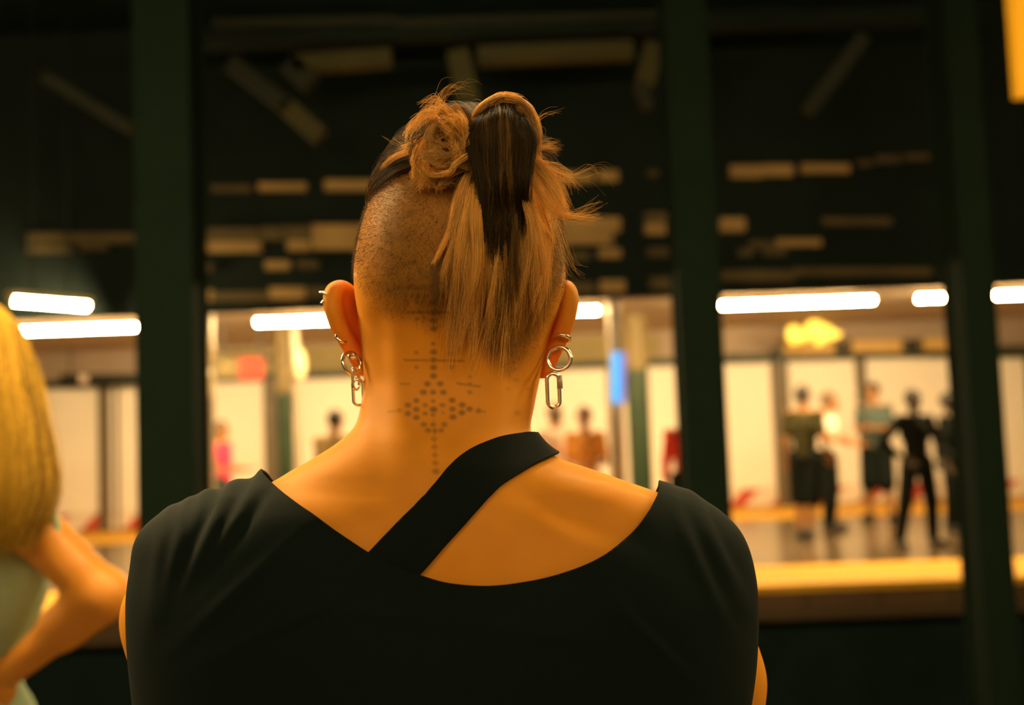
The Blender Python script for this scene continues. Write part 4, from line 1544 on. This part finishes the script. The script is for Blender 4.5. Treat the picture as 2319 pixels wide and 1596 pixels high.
figure('man in blue grey shirt and black shorts with arms raised to his chest', ground(1994, 1175, 13.1), math.radians(-35), 1.80, skin_far, c_bluegrey, c_black,
       dict(elR=(0, -.05, .03), wrR=(-.17, -.24, .30), elL=(0, -.05, .03), wrL=(.17, -.24, .27), anL=(-.04, 0, 0), toL=(-.05, 0, 0), anR=(.04, 0, 0), toR=(.05, 0, 0)), legs='long shorts', sleeve=.6, extra=pack)
figure('man all in black standing legs apart, hand on hip', ground(2088, 1230, 10.6), math.radians(10), 1.66, skin_dark, c_black, c_black,
       dict(elL=(-.15, .08, .02), wrL=(.04, -.02, .10), elR=(.12, .05, 0), wrR=(-.02, -.05, .05), knL=(-.08, 0, 0), anL=(-.15, 0, 0), toL=(-.17, 0, 0), knR=(.04, 0, 0), anR=(.06, 0, 0), toR=(.07, 0, 0)), sleeve=1.7)
figure('person in black half hidden behind the right steel column', ground(2168, 1210, 11.7), math.radians(40), 1.62, skin_dark, c_black, c_black, dict(wrR=(0, -.1, .1)), sleeve=1.7)
# middle and left
figure('man in striped khaki shirt seen over the left shoulder', ground(762, 1290, 10.4), math.radians(170), 1.66, skin_far, c_khaki, c_black, dict(elL=(.06, 0, 0), elR=(-.06, 0, 0), head=(-.02, -.03, 0)), sleeve=.9)
figure('slim person with a pink top by the pole beside the left column', ground(506, 1290, 12.2), math.radians(80), 1.60, skin_far, c_pink, c_green, dict(wrR=(-.03, -.2, .22), wrL=(0, -.2, .22)), sleeve=.4, hair=h_brown, hairlong=.1)
figure('person in pale top standing right of the ear chain', ground(1268, 1290, 11.0), math.radians(200), 1.66, skin_far, c_pale, c_black, dict(), sleeve=.8, hair=h_brown, hairlong=.08)
figure('person in red and orange printed shirt left of the blue screen', ground(1338, 1290, 10.2), math.radians(-15), 1.60, skin_far, c_orange, c_red,
       dict(wrR=(-.14, -.2, .22), wrL=(.14, -.2, .2), head=(.0, -.03, 0)), sleeve=.7, hair=h_brown)
figure('person in long red coat beside the middle steel column', ground(1566, 1290, 9.8), math.radians(180), 1.60, skin_far, c_red, c_black, dict(), sleeve=1.8, hair=h_brown)

# ---- blonde person at the left edge, hand on hip
bl = thing('person', 'blonde person in mint tank top at the left edge, hand on hip', 'person', (float(PW(-60, 1000, 1.8)[0]), 1.8, 0))
BLO = -Vector(bl.location)
Yb = 1.80
q = lambda px, py, dy=0: PW(px, py, Yb + dy)
shR, elR, wrR = q(52, 1172, .0), q(232, 1348, -.06), q(20, 1520, -.02)
shL = q(-215, 1180, .02)
elL, wrL = shL + (-.06, .02, -.29), shL + (-.08, -.04, -.53)
hd = q(-60, 838, .02)
nk = q(-70, 1060, .03)
ch, ws, pv = q(-92, 1300, .03), q(-104, 1490, .03), q(-140, 1660, .03)
body_pr = [('c', shR + (-.02, 0, 0), shL + (.02, 0, 0), .048, .048), ('e', ch, (.150, .095, .16)), ('c', ch, ws, .105, .098), ('c', ws, pv, .10, .11), ('e', pv, (.165, .11, .12)),
           ('c', q(-70, 1150, .03), nk, .07, .050), ('c', nk, hd, .050, .048),
           ('c', shR, elR, .047, .040), ('c', elR, wrR, .040, .027), ('c', elR, elR * .6 + wrR * .4, .040, .039), ('c', shL, elL, .047, .038), ('c', elL, wrL, .039, .026)]
fl = np.array([pv[0], pv[1], 0])
legp = []
for s_ in (-1, 1):
    legp += [('c', pv + (s_ * .09, 0, -.04), fl + (s_ * .10, -.01, .48), .085, .055), ('c', fl + (s_ * .10, -.01, .48), fl + (s_ * .10, .02, .09), .052, .034), ('c', fl + (s_ * .10, .03, .05), fl + (s_ * .11, .17, .035), .036, .028)]
parts = [blob(body_pr, .022, .008), blob(legp, .02, .014)]
parts.append(((HEAD[0] * (-1, -1, 1)) + hd, HEAD[1]))
for e, w, sg in ((elR, wrR, -1), (elL, wrL, 1)):
    Rm = rot_to((0, 0, -1), (w - e) + ((-.0, .0, -.05) if sg < 0 else 0))
    parts.append(((HAND[0] * (sg, 1, 1)) @ Rm.T + w, HAND[1] if sg > 0 else HAND[1][:, ::-1]))
V, Q = merge(parts)
o = mesh_obj('body', V, Q, skin_blonde, bl)
o.location = BLO
# tank top
g = .009
tp = [('e', ch, (.150 + g, .095 + g, .16 + g)), ('c', ch, ws, .105 + g, .098 + g), ('c', ws, pv, .10 + g, .11 + g), ('e', pv, (.165 + g, .11 + g, .12 + g))]
A1, A2 = q(128, 1235), q(50, 1300)


def tankclip(G, F):
    # lower than a scooped line from the strap foot to the middle of the back
    xs = (G[0] - float(ch[0]))
    line = float(q(-60, 1275)[2]) + 6.0 * xs ** 2
    return np.maximum(np.maximum(F, G[2] - line), (float(pv[2]) - .06) - G[2])


v, qd = blob(tp, .022, .006, tankclip)
top2 = mesh_obj('tank_top', v, qd, c_mint, bl)
top2.location = BLO
for sgn, pts in ((1, [q(118, 1272, -.035), q(134, 1220, -.046), q(126, 1170, -.040), q(100, 1140, -.02), q(85, 1130, .04)]), (-1, [q(-262, 1275, -.035), q(-262, 1200, -.045), q(-240, 1130, 0)])):
    pr = [('c', a, b, .0055, .0055) for a, b in zip(pts[:-1], pts[1:])]
    v, qd = blob(pr, .002, .0025)
    s2 = mesh_obj('shoulder_strap', v, qd, c_mint)
    s2.parent = top2
v, qd = blob([('e', pv + (0, 0, -.02), (.175, .12, .13))] + [('c', pv + (s_ * .09, 0, -.04), fl + (s_ * .10, -.01, .48), .10, .075) for s_ in (-1, 1)] + [('c', fl + (s_ * .10, -.01, .48), fl + (s_ * .10, .02, .12), .075, .06) for s_ in (-1, 1)],
             .02, .012, lambda G, F: np.maximum(F, G[2] - float(pv[2]) - .05))
o = mesh_obj('trousers', v, qd, c_black, bl)
o.location = BLO
for s_ in (-1, 1):
    v, qd = blob([('c', fl + (s_ * .10, .03, .05), fl + (s_ * .11, .18, .035), .046, .038)], .02, .01, lambda G, F: np.maximum(F, .001 - G[2]))
    o = mesh_obj('shoe', v, qd, c_shoe, bl)
    o.location = BLO
# long wavy hair
cap = blob([('e', hd + (0, -.012, .025), (.090, .104, .112)), ('c', hd + (0, -.05, 0), q(-60, 1080, -.09), .085, .075), ('c', q(-20, 1000, -.06), q(0, 1120, -.075), .045, .03)], .03, .009,
           lambda G, F: np.maximum(F, -np.maximum(-(G[1] - float(hd[1]) - .06), G[2] - float(hd[2]) - .05)))
m_bl = mat('golden_blonde_hair', (.62, .38, .04), .5, var=.35, scale=30)
hb = mesh_obj('hair', cap[0], cap[1], m_bl, bl)
hb.location = BLO
bt = []
bg = [[(-160, 760, .0), (-170, 900, -.03), (-150, 1030, -.08), (-140, 1160, -.12), (-130, 1290, -.11)],
      [(-60, 720, -.04), (-70, 880, -.10), (-60, 1020, -.12), (-70, 1150, -.13), (-50, 1290, -.12)],
      [(20, 745, -.02), (40, 850, -.07), (60, 960, -.10), (70, 1080, -.12), (52, 1160, -.12), (25, 1225, -.11)],
      [(35, 760, .02), (75, 860, -.01), (96, 960, -.05), (114, 1050, -.08), (112, 1120, -.09), (84, 1180, -.10), (55, 1225, -.10)]]
GB = [[(x_, y_, Yb + d_) for x_, y_, d_ in g_] for g_ in bg]
a, b = guide_bundle(GB, 3200, .007, .006, tone=(.52, .33, .035), tv=.55, k=16, spread_end=.010)
a2, b2 = guide_bundle(GB[2:], 1200, .006, .007, tone=(.70, .45, .06), tv=.4, k=16, spread_end=.010)
a3, b3 = guide_bundle(GB[2:], 900, .006, .007, tone=(.16, .08, .02), tv=.35, k=16, spread_end=.010)
hc2 = curves_obj('loose_strands', np.concatenate([a, a2, a3]), .00045, hair_m, hb, .4, np.concatenate([b, b2, b3]))
